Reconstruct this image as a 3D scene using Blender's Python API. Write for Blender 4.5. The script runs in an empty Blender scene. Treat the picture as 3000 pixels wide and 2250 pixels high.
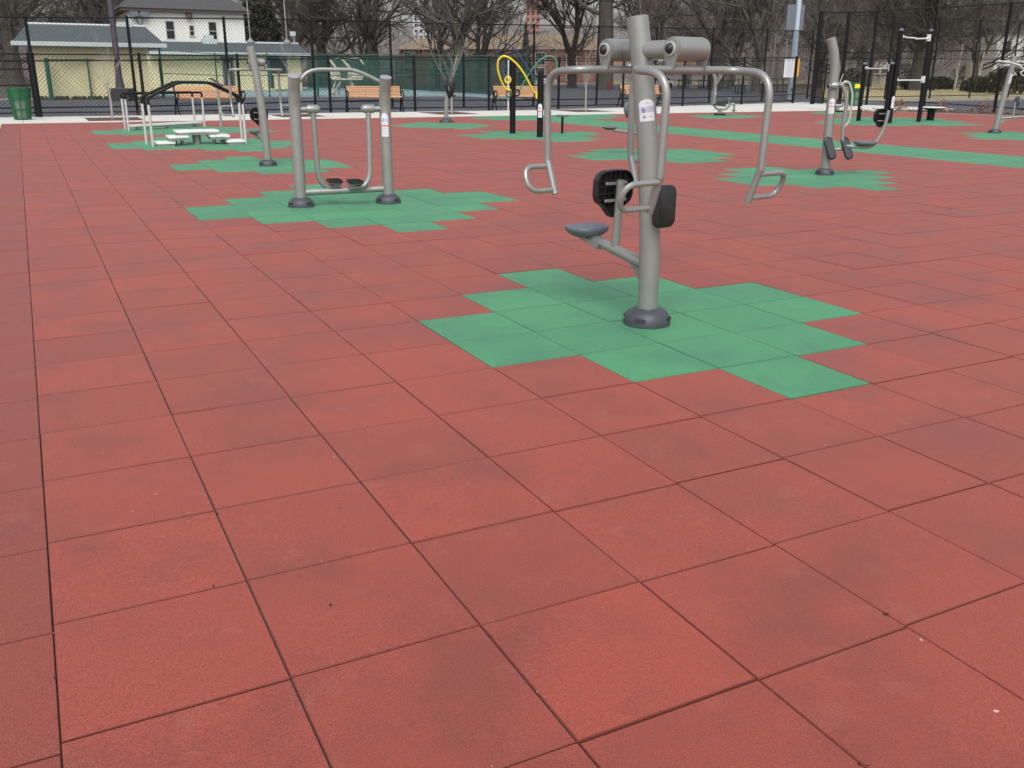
import bpy, math, random
from mathutils import Vector, Matrix
S = bpy.context.scene
# ------------------------------------------------------------------ camera
TILE = 0.61
YAW, PITCH, ROLL, FPX = 0.471551, 0.3242125, 0.0063910, 2714.42
CAM = Vector((0.230596*TILE, -3.827219*TILE, 2.748995*TILE))
cy_, sy_ = math.cos(YAW), math.sin(YAW); cp_, sp_ = math.cos(PITCH), math.sin(PITCH)
RT = Vector((cy_, -sy_, 0)); FW = Vector((sy_*cp_, cy_*cp_, -sp_)); UP = Vector((sy_*sp_, cy_*sp_, cp_))
FH = Vector((sy_, cy_, 0))
cam_d = bpy.data.cameras.new("camera"); cam = bpy.data.objects.new("camera", cam_d)
S.collection.objects.link(cam); S.camera = cam
cr_, sr_ = math.cos(ROLL), math.sin(ROLL)
xr = RT*cr_ + UP*sr_; yu = UP*cr_ - RT*sr_
cam.matrix_world = Matrix(((xr.x, yu.x, -FW.x, CAM.x), (xr.y, yu.y, -FW.y, CAM.y), (xr.z, yu.z, -FW.z, CAM.z), (0, 0, 0, 1)))
cam_d.sensor_width = 36; cam_d.lens = 36*FPX/3000; cam_d.clip_end = 3000; cam_d.clip_start = 0.05
# ------------------------------------------------------------------ sky, sun, exposure
SUN_EL, SUN_AZ = 52, 205
W = bpy.data.worlds.new("World"); S.world = W; W.use_nodes = True
nt = W.node_tree; bg = nt.nodes['Background']
sky = nt.nodes.new('ShaderNodeTexSky'); sky.sky_type = 'NISHITA'; sky.sun_disc = False
sky.sun_elevation = math.radians(SUN_EL); sky.sun_rotation = math.radians(SUN_AZ)
sky.dust_density = 4; sky.air_density = 1.2; sky.ozone_density = 1
hs = nt.nodes.new('ShaderNodeHueSaturation'); hs.inputs['Saturation'].default_value = 0.32
nt.links.new(sky.outputs[0], hs.inputs['Color']); nt.links.new(hs.outputs[0], bg.inputs['Color'])
bg.inputs['Strength'].default_value = 0.15
sd = bpy.data.lights.new("sun", 'SUN'); sd.energy = 1.0; sd.angle = math.radians(36); sd.color = (1, .97, .93)
sun = bpy.data.objects.new("sun", sd); S.collection.objects.link(sun)
el, az = math.radians(SUN_EL), math.radians(SUN_AZ)
sdir = Vector((math.sin(az)*math.cos(el), math.cos(az)*math.cos(el), math.sin(el)))
sun.rotation_euler = sdir.to_track_quat('Z', 'Y').to_euler(); sun.location = (0, -20, 60)
S.view_settings.view_transform = 'Standard'; S.view_settings.look = 'None'
S.view_settings.exposure = 0.25; S.view_settings.gamma = 1
# ------------------------------------------------------------------ survey helpers (2212 px wide survey of the photograph)
K = 3000/2212
def ray(x, y):
    u, v = (x*K-1500)/FPX, (y*K-1125)/FPX
    u, v = u*cr_+v*sr_, -u*sr_+v*cr_
    return FW + u*RT - v*UP
def G(x, y, z=0.0):
    d = ray(x, y); t = (z-CAM.z)/d.z; return CAM + t*d
def AT(x, y, D):
    d = ray(x, y); return CAM + d*(D/d.dot(FH))
def HZ(x, y, b):
    w = Vector((b.x-CAM.x, b.y-CAM.y, 0)); d = ray(x, y)
    return CAM.z + d.z*w.length_squared/(d.x*w.x+d.y*w.y)
# ------------------------------------------------------------------ materials
def mat(name, col, rough=.6, metal=0., var=0., vscale=3., bump=0., bscale=40., spec=.5, col2=None, coord='Object', v2=0.):
    m = bpy.data.materials.new(name); m.use_nodes = True; n = m.node_tree.nodes; l = m.node_tree.links
    b = n['Principled BSDF']; b.inputs['Roughness'].default_value = rough; b.inputs['Metallic'].default_value = metal
    b.inputs['Specular IOR Level'].default_value = spec
    b.inputs['Base Color'].default_value = (*col, 1)
    tc = n.new('ShaderNodeTexCoord')
    if var or col2:
        nz = n.new('ShaderNodeTexNoise'); nz.inputs['Scale'].default_value = vscale; nz.inputs['Detail'].default_value = 6
        nz.inputs['Roughness'].default_value = .65
        l.new(tc.outputs[coord], nz.inputs['Vector'])
        rp = n.new('ShaderNodeValToRGB'); rp.color_ramp.elements[0].position = .32; rp.color_ramp.elements[1].position = .68
        c2 = col2 or tuple(min(1, c*(1+var)) for c in col); c1 = col if col2 else tuple(c*(1-var) for c in col)
        rp.color_ramp.elements[0].color = (*c1, 1); rp.color_ramp.elements[1].color = (*c2, 1)
        l.new(nz.outputs['Fac'], rp.inputs['Fac']); l.new(rp.outputs['Color'], b.inputs['Base Color'])
    if bump:
        nb = n.new('ShaderNodeTexNoise'); nb.inputs['Scale'].default_value = bscale; nb.inputs['Detail'].default_value = 3
        l.new(tc.outputs[coord], nb.inputs['Vector'])
        bp = n.new('ShaderNodeBump'); bp.inputs['Strength'].default_value = bump; bp.inputs['Distance'].default_value = .01
        l.new(nb.outputs['Fac'], bp.inputs['Height']); l.new(bp.outputs['Normal'], b.inputs['Normal'])
    return m
def rubber(name, base, dark, pale):
    """crumb rubber: granules, per tile tone from a face attribute, dusty and damp blotches"""
    m = bpy.data.materials.new(name); m.use_nodes = True; n = m.node_tree.nodes; l = m.node_tree.links
    b = n['Principled BSDF']; b.inputs['Roughness'].default_value = .62; b.inputs['Specular IOR Level'].default_value = .55
    tc = n.new('ShaderNodeTexCoord')
    at = n.new('ShaderNodeAttribute'); at.attribute_name = 'tone'; at.attribute_type = 'GEOMETRY'
    def noise(sc, det, ro=.6):
        z = n.new('ShaderNodeTexNoise'); z.inputs['Scale'].default_value = sc; z.inputs['Detail'].default_value = det; z.inputs['Roughness'].default_value = ro
        l.new(tc.outputs['Object'], z.inputs['Vector']); return z
    def mix(fac, a, c, typ='MIX'):
        x = n.new('ShaderNodeMix'); x.data_type = 'RGBA'; x.blend_type = typ
        if isinstance(fac, float): x.inputs[0].default_value = fac
        else: l.new(fac, x.inputs[0])
        for s_, v in ((x.inputs[6], a), (x.inputs[7], c)):
            if isinstance(v, tuple): s_.default_value = (*v, 1)
            else: l.new(v, s_)
        return x.outputs[2]
    def rng(src, a0, a1, b0, b1):
        r = n.new('ShaderNodeMapRange'); r.inputs[1].default_value = a0; r.inputs[2].default_value = a1
        r.inputs[3].default_value = b0; r.inputs[4].default_value = b1; l.new(src, r.inputs[0]); return r.outputs[0]
    mx = n.new('ShaderNodeMath'); mx.operation = 'MAXIMUM'; mx.inputs[1].default_value = 0; l.new(at.outputs['Fac'], mx.inputs[0])
    c = mix(mx.outputs[0], dark, base)
    big = noise(1.3, 6, .66); c = mix(rng(big.outputs['Fac'], .46, .64, 0, .85), c, dark)
    mid = noise(4.5, 7, .72); c = mix(rng(mid.outputs['Fac'], .55, .74, 0, .55), c, pale)
    st = noise(2.3, 8, .75); c = mix(rng(st.outputs['Fac'], .62, .70, 0, .35), c, tuple(v*.62 for v in dark))
    g0 = noise(75, 4, .85); c = mix(rng(g0.outputs['Fac'], .34, .66, .42, 0), c, tuple(v*.45 for v in base))
    gr = noise(210, 2, .8); c = mix(rng(gr.outputs['Fac'], .36, .56, .55, 0), c, tuple(v*.25 for v in dark))
    g2 = noise(330, 1, .8); c = mix(rng(g2.outputs['Fac'], .58, .72, 0, .40), c, tuple(min(1, v*1.35+.02) for v in pale))
    c = mix(rng(at.outputs['Fac'], -.95, 0, .78, 0), c, tuple(v*.34 for v in base))
    l.new(c, b.inputs['Base Color']); b.inputs['Sheen Weight'].default_value = .06; b.inputs['Sheen Roughness'].default_value = .5
    vo = n.new('ShaderNodeTexVoronoi'); vo.inputs['Scale'].default_value = 240; l.new(tc.outputs['Object'], vo.inputs['Vector'])
    bp = n.new('ShaderNodeBump'); bp.inputs['Strength'].default_value = .4; bp.inputs['Distance'].default_value = .0025
    l.new(vo.outputs['Distance'], bp.inputs['Height']); l.new(bp.outputs['Normal'], b.inputs['Normal'])
    l.new(rng(big.outputs['Fac'], .4, .7, .72, .52), b.inputs['Roughness'])
    return m
M = dict(
 red=rubber('red_rubber', (.425, .073, .043), (.265, .055, .040), (.44, .128, .093)),
 green=rubber('green_rubber', (.080, .37, .165), (.050, .24, .12), (.135, .40, .215)),
 joint=mat('joint_rubber', (.12, .022, .016), .95, spec=.1),
 steel=mat('silver_paint', (.31, .32, .31), .36, .42, var=.06, vscale=5, bump=.03, bscale=300),
 steel2=mat('silver_paint_pale', (.52, .53, .51), .36, .25, var=.08, vscale=7),
 cap=mat('slate_cap', (.28, .30, .34), .5, var=.1),
 base=mat('slate_plastic', (.055, .060, .074), .48, var=.15, vscale=14, bump=.05),
 seat=mat('seat_plastic', (.135, .15, .18), .45, var=.14, vscale=18, bump=.06, bscale=200),
 black=mat('black_plastic', (.016, .016, .018), .42, var=.2, vscale=12),
 blackp=mat('black_paint', (.008, .008, .010), .45, var=.2, vscale=5, spec=.25),
 white=mat('white_deck', (.72, .76, .72), .5, var=.05, vscale=6),
 whitep=mat('white_paint', (.74, .75, .75), .45, var=.05),
 label=mat('label_white', (.74, .75, .80), .35), lav=mat('label_lavender', (.60, .59, .78), .35),
 ink=mat('label_ink', (.17, .18, .34), .4), navy=mat('label_navy', (.07, .08, .25), .4), orange=mat('label_orange', (.75, .13, .05), .4),
 grey=mat('label_grey', (.42, .43, .47), .4),
 yel=mat('yellow_coating', (.80, .62, .03), .32, var=.04), nav=mat('blue_coating', (.018, .036, .11), .32), grn=mat('green_coating', (.05, .24, .16), .35),
 dgrn=mat('dark_green_coating', (.03, .13, .085), .4),
 wood=mat('orange_slats', (.68, .37, .19), .55, var=.1, vscale=14),
 conc=mat('concrete', (.60, .59, .54), .85, var=.07, vscale=.8, bump=.15, bscale=60),
 conc2=mat('old_concrete', (.36, .35, .32), .9, var=.15, vscale=1.5),
 asph=mat('asphalt', (.085, .088, .105), .8, var=.2, vscale=.7, bump=.3, bscale=80, spec=.6),
 dirt=mat('bare_ground', (.105, .085, .062), .95, var=.3, vscale=.4, bump=.4, bscale=6),
 mulch=mat('mulch', (.095, .055, .045), .95, var=.3, vscale=6, bump=.8, bscale=30),
 deck=mat('pool_deck', (.27, .42, .45), .6, var=.08, vscale=.6),
 lawn=mat('dry_grass', (.36, .30, .15), .95, col2=(.52, .44, .23), vscale=.25, bump=.6, bscale=14),
 bark=mat('bark', (.075, .067, .056), .95, var=.35, vscale=3, bump=.9, bscale=14),
 bark2=mat('grey_bark', (.135, .12, .098), .95, var=.3, vscale=3, bump=.9, bscale=10),
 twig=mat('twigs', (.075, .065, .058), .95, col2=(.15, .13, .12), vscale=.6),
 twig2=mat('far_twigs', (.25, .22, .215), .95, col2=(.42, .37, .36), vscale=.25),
 pale_twig=mat('pale_twigs', (.36, .33, .29), .9),
 ever=mat('evergreen_leaves', (.025, .034, .02), .9, col2=(.075, .08, .055), vscale=2),
 hedge=mat('hedge_leaves', (.03, .034, .016), .9, col2=(.075, .07, .035), vscale=3),
 leaf=mat('dead_leaves', (.15, .07, .035), .9, col2=(.27, .16, .085), vscale=9),
 stucco=mat('white_stucco', (.80, .79, .76), .9, var=.06, vscale=1.2), 
 yellow=mat('yellow_stucco', (.72, .66, .41), .9, var=.05, vscale=.8, bump=.2, bscale=30),
 shingle=mat('blue_grey_shingles', (.078, .094, .10), .85, var=.12, vscale=2.5),
 dshingle=mat('dark_shingles', (.07, .07, .075), .85, var=.15, vscale=2.5),
 tan=mat('tan_shingles', (.25, .185, .125), .9, var=.14, vscale=1.2), brick=mat('brick', (.19, .085, .062), .9, var=.25, vscale=2.2),
 fascia=mat('fascia', (.50, .57, .57), .5), trim=mat('white_trim', (.62, .62, .60), .6),
 glass=mat('dark_glass', (.02, .024, .028), .12), door=mat('dark_door', (.045, .045, .047), .5),
 ddoor=mat('green_door', (.03, .055, .05), .6), soffit=mat('brown_soffit', (.09, .065, .05), .8),
 pole=mat('purple_brown_paint', (.075, .06, .075), .6), bluepole=mat('pale_blue_paint', (.46, .55, .63), .45, var=.04),
 box=mat('blue_grey_paint', (.14, .16, .195), .5), osign=mat('orange_panel', (.85, .40, .03), .5),
 screen=mat('green_windscreen', (.035, .10, .08), .9, var=.12, vscale=.5),
 gfence=mat('green_vinyl', (.02, .11, .075), .5), galv=mat('galvanized', (.33, .33, .33), .45, .3),
 gcan=mat('green_can_paint', (.012, .105, .042), .35), gplas=mat('clear_bin_bag', (.30, .36, .33), .35),
 yplate=mat('yellow_plate', (.85, .62, .02), .5), pink=mat('pale_red_brick', (.36, .17, .14), .9, var=.1), tower=mat('pale_tower', (.60, .62, .66), .8),
 car=mat('car_white', (.62, .64, .66), .25), car2=mat('car_silver', (.34, .36, .40), .25, .4), tyre=mat('tyre', (.015, .015, .016), .8),
 picnic=mat('picnic_green', (.018, .05, .038), .5), cream=mat('cream_chair_paint', (.62, .62, .50), .5, var=.1), crumb=mat('litter_flake', (.55, .36, .31), .8), dcrumb=mat('dark_grit', (.03, .022, .02), .9), stump=mat('birch_bark', (.45, .42, .37), .9, var=.3, vscale=4),
 hydr=mat('red_paint', (.16, .025, .03), .4),
)
_n = M['screen'].node_tree; _b = _n.nodes['Principled BSDF']; _b.inputs['Alpha'].default_value = .52   # woven, half see-through
# ------------------------------------------------------------------ mesh builder
class MB:
    def __init__(s): s.v = []; s.f = []; s.m = []
    def add(s, vs, fs, mi=0):
        o = len(s.v); s.v += [tuple(p) for p in vs]; s.f += [tuple(i+o for i in f) for f in fs]; s.m += [mi]*len(fs); return s
    def box(s, c, d, mi=0, R=None):
        hx, hy, hz = d[0]/2, d[1]/2, d[2]/2
        vs = [Vector((x, y, z)) for x in (-hx, hx) for y in (-hy, hy) for z in (-hz, hz)]
        if R is not None: vs = [R @ v for v in vs]
        c = Vector(c); vs = [v+c for v in vs]
        return s.add(vs, [(0, 1, 3, 2), (4, 6, 7, 5), (0, 4, 5, 1), (2, 3, 7, 6), (0, 2, 6, 4), (1, 5, 7, 3)], mi)
    def bar(s, a, b, w, h, mi=0, up=(0, 0, 1)):
        a, b = Vector(a), Vector(b); x = (b-a); L = x.length; x.normalize(); u = Vector(up)
        y = u.cross(x)
        if y.length < 1e-4: y = Vector((1, 0, 0))
        y.normalize(); z = x.cross(y)
        R = Matrix((x, y, z)).transposed()
        return s.box((a+b)/2, (L, w, h), mi, R)
    def tube(s, pts, r, n=12, fil=0., mi=0, caps=True, seg=6):
        P = [Vector(p) for p in pts]
        if fil and len(P) > 2:
            Q = [P[0]]
            for i in range(1, len(P)-1):
                a, b, c = P[i-1], P[i], P[i+1]
                fr = fil[i-1] if isinstance(fil, (list, tuple)) else fil
                l1, l2 = (a-b).length, (c-b).length
                d1, d2 = (a-b).normalized(), (c-b).normalized()
                k = min(fr, l1*.48, l2*.48)
                p1, p2 = b+d1*k, b+d2*k
                for j in range(seg+1):
                    t = j/seg; Q.append(p1*(1-t)**2 + b*2*t*(1-t) + p2*t*t)
            Q.append(P[-1]); P = Q
        rr = r if isinstance(r, (list, tuple)) else None
        t0 = (P[1]-P[0]).normalized(); up = Vector((0, 0, 1)) if abs(t0.z) < .9 else Vector((1, 0, 0))
        nrm = t0.cross(up).normalized(); o = len(s.v); vs = []; fs = []
        for i, p in enumerate(P):
            if i == 0: t = t0
            elif i == len(P)-1: t = (P[i]-P[i-1]).normalized()
            else:
                t = ((P[i+1]-p).normalized()+(p-P[i-1]).normalized())
                t = t.normalized() if t.length > 1e-6 else t0
            nrm = (nrm - t*nrm.dot(t))
            nrm = nrm.normalized() if nrm.length > 1e-6 else t.orthogonal().normalized()
            bi = t.cross(nrm); ri = (rr[0]+(rr[1]-rr[0])*i/(len(P)-1)) if rr else r
            for k in range(n):
                a = 2*math.pi*k/n; vs.append(p + nrm*math.cos(a)*ri + bi*math.sin(a)*ri)
        for i in range(len(P)-1):
            for k in range(n):
                k2 = (k+1) % n; fs.append((i*n+k, i*n+k2, (i+1)*n+k2, (i+1)*n+k))
        if caps: fs.append(tuple(range(n))[::-1]); fs.append(tuple((len(P)-1)*n+k for k in range(n)))
        return s.add(vs, fs, mi)
    def lathe(s, prof, o=(0, 0, 0), ax=(0, 0, 1), n=24, mi=0):
        o = Vector(o); ax = Vector(ax).normalized(); x = ax.orthogonal().normalized(); y = ax.cross(x); vs = []; fs = []
        for r, h in prof:
            for k in range(n):
                a = 2*math.pi*k/n; vs.append(o+ax*h+x*math.cos(a)*r+y*math.sin(a)*r)
        for i in range(len(prof)-1):
            for k in range(n):
                k2 = (k+1) % n; fs.append((i*n+k, i*n+k2, (i+1)*n+k2, (i+1)*n+k))
        if prof[0][0] > 1e-4: fs.append(tuple(range(n))[::-1])
        if prof[-1][0] > 1e-4: fs.append(tuple((len(prof)-1)*n+k for k in range(n)))
        return s.add(vs, fs, mi)
    def prism(s, out, t, o=(0, 0, 0), X=(1, 0, 0), Y=(0, 0, 1), mi=0, bev=0.):
        """outline in plane X,Y extruded by t along N, centred; bev rounds the rim"""
        o, X, Y = Vector(o), Vector(X).normalized(), Vector(Y).normalized(); N = X.cross(Y).normalized(); n = len(out)
        cx = sum(p[0] for p in out)/n; cyy = sum(p[1] for p in out)/n
        rings = [(-t/2, 1.)] + ([(-t/2+bev, 1.), (t/2-bev, 1.)] if bev else []) + [(t/2, 1.)]
        vs = []; fs = []
        for h, _ in rings:
            edge = bev and abs(abs(h)-t/2) < 1e-6
            for px, py in out:
                dx, dy = px-cx, py-cyy; L = math.hypot(dx, dy) or 1; f = (L-bev)/L if edge else 1
                vs.append(o+X*(cx+dx*f)+Y*(cyy+dy*f)+N*h)
        for i in range(len(rings)-1):
            for k in range(n):
                k2 = (k+1) % n; fs.append((i*n+k, i*n+k2, (i+1)*n+k2, (i+1)*n+k))
        fs.append(tuple(range(n))[::-1]); fs.append(tuple((len(rings)-1)*n+k for k in range(n)))
        return s.add(vs, fs, mi)
    def torus(s, c, N, R, r, n=28, m=8, mi=0):
        N = Vector(N).normalized(); x = N.orthogonal().normalized(); y = N.cross(x); c = Vector(c); vs = []; fs = []
        for i in range(n):
            a = 2*math.pi*i/n; d = x*math.cos(a)+y*math.sin(a)
            for j in range(m):
                b = 2*math.pi*j/m; vs.append(c+d*(R+r*math.cos(b))+N*r*math.sin(b))
        for i in range(n):
            for j in range(m):
                i2, j2 = (i+1) % n, (j+1) % m; fs.append((i*m+j, i2*m+j, i2*m+j2, i*m+j2))
        return s.add(vs, fs, mi)
    def build(s, name, mats, parent=None, smooth=35):
        me = bpy.data.meshes.new(name); me.from_pydata(s.v, [], s.f)
        for k in (mats if isinstance(mats, (list, tuple)) else [mats]): me.materials.append(M[k] if isinstance(k, str) else k)
        if len(me.materials) > 1: me.polygons.foreach_set('material_index', s.m)
        if smooth:
            me.polygons.foreach_set('use_smooth', [True]*len(me.polygons))
            me.set_sharp_from_angle(angle=math.radians(smooth))
        me.update(); ob = bpy.data.objects.new(name, me); S.collection.objects.link(ob)
        if parent is not None: ob.parent = parent
        return ob
def tag(o, label=None, cat=None, group=None, kind=None):
    if label: o['label'] = label
    if cat: o['category'] = cat
    if group: o['group'] = group
    if kind: o['kind'] = kind
    return o
def thing(name, loc, rz, label, cat, group=None):
    o = bpy.data.objects.new(name, None); S.collection.objects.link(o); o.location = loc; o.rotation_euler = (0, 0, rz)
    o.empty_display_size = .2
    return tag(o, label, cat, group)
def copy_tree(o, parent=None):
    kids = list(o.children); c = o.copy(); S.collection.objects.link(c); c.parent = parent
    for k in kids: copy_tree(k, c)
    return c
def rrect(w, h, r, n=5):
    out = []
    for cx, cyy, a0 in ((w/2-r, h/2-r, 0), (-w/2+r, h/2-r, 90), (-w/2+r, -h/2+r, 180), (w/2-r, -h/2+r, 270)):
        for i in range(n+1):
            a = math.radians(a0+90*i/n); out.append((cx+r*math.cos(a), cyy+r*math.sin(a)))
    return out
V = Vector
# ================================================================== SETTING
def sheet(name, pts, z, m, kind='structure', thick=.0):
    mb = MB(); n = len(pts); mb.add([(p[0], p[1], z) for p in pts], [tuple(range(n))])
    o = mb.build(name, m, smooth=0); tag(o, kind=kind); return o
def pxs(l): return [tuple(G(x, y)[:2]) for x, y in l]
sheet('ground', [(-1200, -1200), (1200, -1200), (1200, 1500), (-1200, 1500)], -.06, 'dirt')
FAR = 54*TILE
# right hand edge of the rubber surface
def xedge(y): return 38.9 - max(0, y-26.3)*.24 if y < 36 else 36.5
# sets of green tiles
def poly_cells(P):
    xs = [p[0] for p in P]; ys = [p[1] for p in P]; out = set()
    for i in range(int(min(xs))-1, int(max(xs))+2):
        for j in range(int(min(ys))-1, int(max(ys))+2):
            x, y = i+.5, j+.5; ins = False; n = len(P)
            for k in range(n):
                x1, y1 = P[k]; x2, y2 = P[(k+1) % n]
                if (y1 > y) != (y2 > y) and x < (x2-x1)*(y-y1)/(y2-y1)+x1: ins = not ins
            if ins: out.add((i, j))
    return out
green = set()
def cols(d):
    for i, (a, b) in d.items():
        for j in range(a, b+1): green.add((i, j))
cols({4: (4, 5), 5: (3, 6), 6: (2, 7), 7: (3, 6), 8: (4, 5)}); green.discard((8, 6))
cols({3: (15, 16), 4: (14, 17), 5: (13, 18), 6: (12, 19), 7: (13, 18), 8: (14, 17), 9: (15, 16)})
cols({4: (25, 26), 5: (24, 27), 6: (23, 28), 7: (23, 27), 8: (24, 26)})
cols({17: (15, 16), 18: (14, 17), 19: (13, 18), 20: (14, 18), 21: (15, 17), 22: (16, 16)})
cols({17: (23, 24), 18: (22, 25), 19: (21, 26), 20: (21, 26), 21: (22, 25), 22: (23, 25)})
green |= poly_cells([(17.6, 36.0), (18.5, 36.7), (19.8, 37.6), (20.0, 38.4), (21.3, 39.7), (22.5, 38.2), (23.7, 36.9), (25.2, 36.9), (24.9, 34.7), (23.6, 34.1), (23.4, 33.2), (22.4, 32.4), (22.1, 31.7), (20.9, 30.8), (20.2, 31.9), (19.5, 32.9), (18.6, 34.2), (17.7, 33.8)])
green |= poly_cells([(18.0, 45.0), (19.4, 46.4), (20.8, 48.2), (22.3, 46.5), (23.5, 46.0), (23.3, 43.7), (22.2, 43.1), (22.0, 42.1), (21.0, 41.3), (20.2, 40.8), (19.3, 41.7), (19.0, 42.9), (18.3, 43.2)])
green |= poly_cells([(3.0, 36.7), (3.0, 34.6), (4.0, 34.4), (4.0, 33.5), (5.1, 33.2), (6.1, 32.2), (6.3, 31.6), (7.2, 31.2), (8.1, 32.0), (9.2, 33.0), (10.3, 34.3), (10.1, 36.1), (9.5, 36.4), (8.7, 37.6), (8.0, 37.9), (7.6, 39), (7.1, 41.7), (5.5, 40), (4.3, 38.0)])
green |= poly_cells([(3.0, 45.5), (3.0, 43.3), (4.2, 43.0), (4.3, 42.5), (5.5, 41.8), (6.0, 38.7), (8.0, 41.6), (8.8, 42.4), (10.6, 42.3), (10.6, 45.1), (9.6, 46.8), (8.6, 47.5), (7.5, 49.0), (6.7, 49.6), (6.5, 48.0), (4.9, 47.3), (4.3, 46.5)])
green |= poly_cells([(40.7, 49.3), (43.7, 51.4), (45.8, 50.7), (45.7, 47.6), (42.1, 45.3), (40.3, 46.6)])
green |= poly_cells([(41.9, 38.6), (47.9, 43.2), (50.9, 45.1), (53.9, 42.6), (55.1, 40.8), (50.2, 34.0), (47.7, 34.0), (44.0, 35.6)])
green |= poly_cells([(54.1, 51.8), (56.8, 53.3), (58, 50), (52.3, 46.9), (52.6, 49.2)])
green |= poly_cells([(41.8, 28.6), (46, 28.8), (48.5, 27), (47.5, 23), (44, 22.5), (40.1, 24.0), (39.1, 24.9), (40.0, 26.6)])
green |= poly_cells([(25.5, 50.5), (27.8, 56), (38, 56), (36.8, 52), (33.4, 47.6), (28.0, 47.6)])
for j in range(-8, 56):
    for i in range(28, 32): green.add((i, j))
rng = random.Random(7)
def surface():
    v = []; f = []; m = []; tone = []
    def tile(x0, x1, y0, y1, mi, t):
        ga = [rng.choice((.0028, .0038, .0052)) for _ in range(4)]; dz = rng.uniform(-.0016, .0016)
        tl = [rng.uniform(-.0012, .0012) for _ in range(4)]
        ch = .003; o = len(v)
        X0, X1, Y0, Y1 = x0+.0012+rng.random()*.001, x1-.0012-rng.random()*.001, y0+ga[0], y1-ga[1]
        for k, (x, y) in enumerate(((X0+ch, Y0+ch), (X1-ch, Y0+ch), (X1-ch, Y1-ch), (X0+ch, Y1-ch))): v.append((x+rng.uniform(-.0012, .0012), y+rng.uniform(-.0012, .0012), dz+tl[k]))
        for x, y in ((X0, Y0), (X1, Y0), (X1, Y1), (X0, Y1)): v.append((x, y, -.004))
        for x, y in ((X0, Y0), (X1, Y0), (X1, Y1), (X0, Y1)): v.append((x, y, -.03))
        f.append((o, o+1, o+2, o+3)); m.append(mi); tone.append(t)
        for a in range(4):
            b = (a+1) % 4; f.append((o+4+a, o+4+b, o+b, o+a)); m.append(mi); tone.append(-.7)
            f.append((o+8+a, o+8+b, o+4+b, o+4+a)); m.append(mi); tone.append(-.9)
    for i in range(-1, 66):
        jit = rng.uniform(-.012, .012)
        x0, x1 = i*TILE, (i+1)*TILE
        if i == -1: x0 = -.50
        for j in range(-8, 54):
            y0, y1 = j*TILE+jit, (j+1)*TILE+jit
            if i == -1: y0 -= .05; y1 -= .05
            if j == 53: y1 = FAR-.001
            if j == 30 and False: pass
            xe = xedge((y0+y1)/2)
            if x0 > xe-.15: continue
            X1 = min(x1, xe)
            t = min(1, max(0, rng.gauss(.74, .12)))
            if i == -1: t *= .35
            if (i, j) in green: t = min(1, max(0, rng.gauss(.66, .17)))
            tile(x0, X1, y0, y1, 1 if (i, j) in green else 0, t)
    me = bpy.data.meshes.new('rubber_pavement'); me.from_pydata(v, [], f)
    for k in ('red', 'green'): me.materials.append(M[k])
    me.polygons.foreach_set('material_index', m)
    at = me.attributes.new('tone', 'FLOAT', 'FACE'); at.data.foreach_set('value', tone)
    ob = bpy.data.objects.new('rubber_pavement', me); S.collection.objects.link(ob); tag(ob, kind='structure')
    sheet('pavement_base', [(-.5, -5), (38.9, -5), (38.9, 26.3), (36.6, 35), (36.4, FAR), (-.5, FAR)], -.018, 'joint')
surface()
# concrete walk beyond the rubber, with cut-outs for four tree pits
concY = lambda x: 37.9 if x < 22 else 37.9+(x-22)*.28
def walk():
    pit = [(2.15, 4.0, 33.8), (9.0, 10.8, 34.5), (15.6, 17.5, 34.7), (22.5, 24.6, 35.2)]
    mb = MB()
    def slab(x0, x1, y0, ya, yb):
        g = .006; n = max(1, round((x1-x0)/1.9))
        for k in range(n):
            a = x0+(x1-x0)*k/n+g; b = x0+(x1-x0)*(k+1)/n-g
            p = [(a, y0), (b, y0), (b, ya+(yb-ya)*(b-x0)/(x1-x0)), (a, ya+(yb-ya)*(a-x0)/(x1-x0))]
            mb.add([(x, y, .004) for x, y in p]+[(x, y, -.05) for x, y in p], [(0, 1, 2, 3), (4, 5, 1, 0), (5, 6, 2, 1), (6, 7, 3, 2), (7, 4, 0, 3)])
    xs = [-8]+[v for p in pit for v in p[:2]]+[44.5]
    for a, b in zip(xs[::2], xs[1::2]): slab(a, b, FAR+.008, concY(a), concY(b))
    for a, b, y in pit: slab(a, b, FAR+.008, y, y); slab(a, b, y+2.8, concY(a), concY(b))
    mb.add([(x, y, .004) for x, y in ((-8, -12), (-.51, -12), (-.51, FAR), (-8, FAR))], [(0, 1, 2, 3)])
    mb.add([(x, y, .004) for x, y in ((38.92, -8), (39.15, -8), (39.15, 26.3), (38.92, 26.3))], [(0, 1, 2, 3)])
    mb.add([(x, y, .004) for x, y in ((38.92, 26.31), (39.15, 26.31), (36.85, 35.8), (36.6, 35.8))], [(0, 1, 2, 3)])
    tag(mb.build('walkway', 'conc', smooth=0), kind='structure')
    mb = MB()
    for a, b, y0 in pit: mb.add([(a+.01, y0+.01, -.004), (b-.01, y0+.01, -.004), (b-.01, y0+2.79, -.004), (a+.01, y0+2.79, -.004)], [(0, 1, 2, 3)])
    tag(mb.build('planting_soil', 'mulch', smooth=0), kind='structure')
walk()
sheet('asphalt_court', pxs([(-160, 258), (90, 252), (900, 241), (1200, 237), (1750, 222), (1775, 213), (1712, 195), (1640, 187), (1400, 182), (1240, 181), (1060, 196), (860, 189), (640, 189), (340, 200), (85, 214), (-160, 218)]), -.045, 'asph')
sheet('pool_deck', pxs([(330, 210), (1000, 207), (1140, 214), (1060, 203), (857, 191), (660, 187), (335, 189)]), -.038, 'deck')
sheet('asphalt_path', pxs([(1740, 226), (2000, 248), (2400, 262), (2400, 217), (2212, 216), (1873, 221), (1790, 225), (1765, 205), (1740, 205)]), -.041, 'asph')
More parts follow.
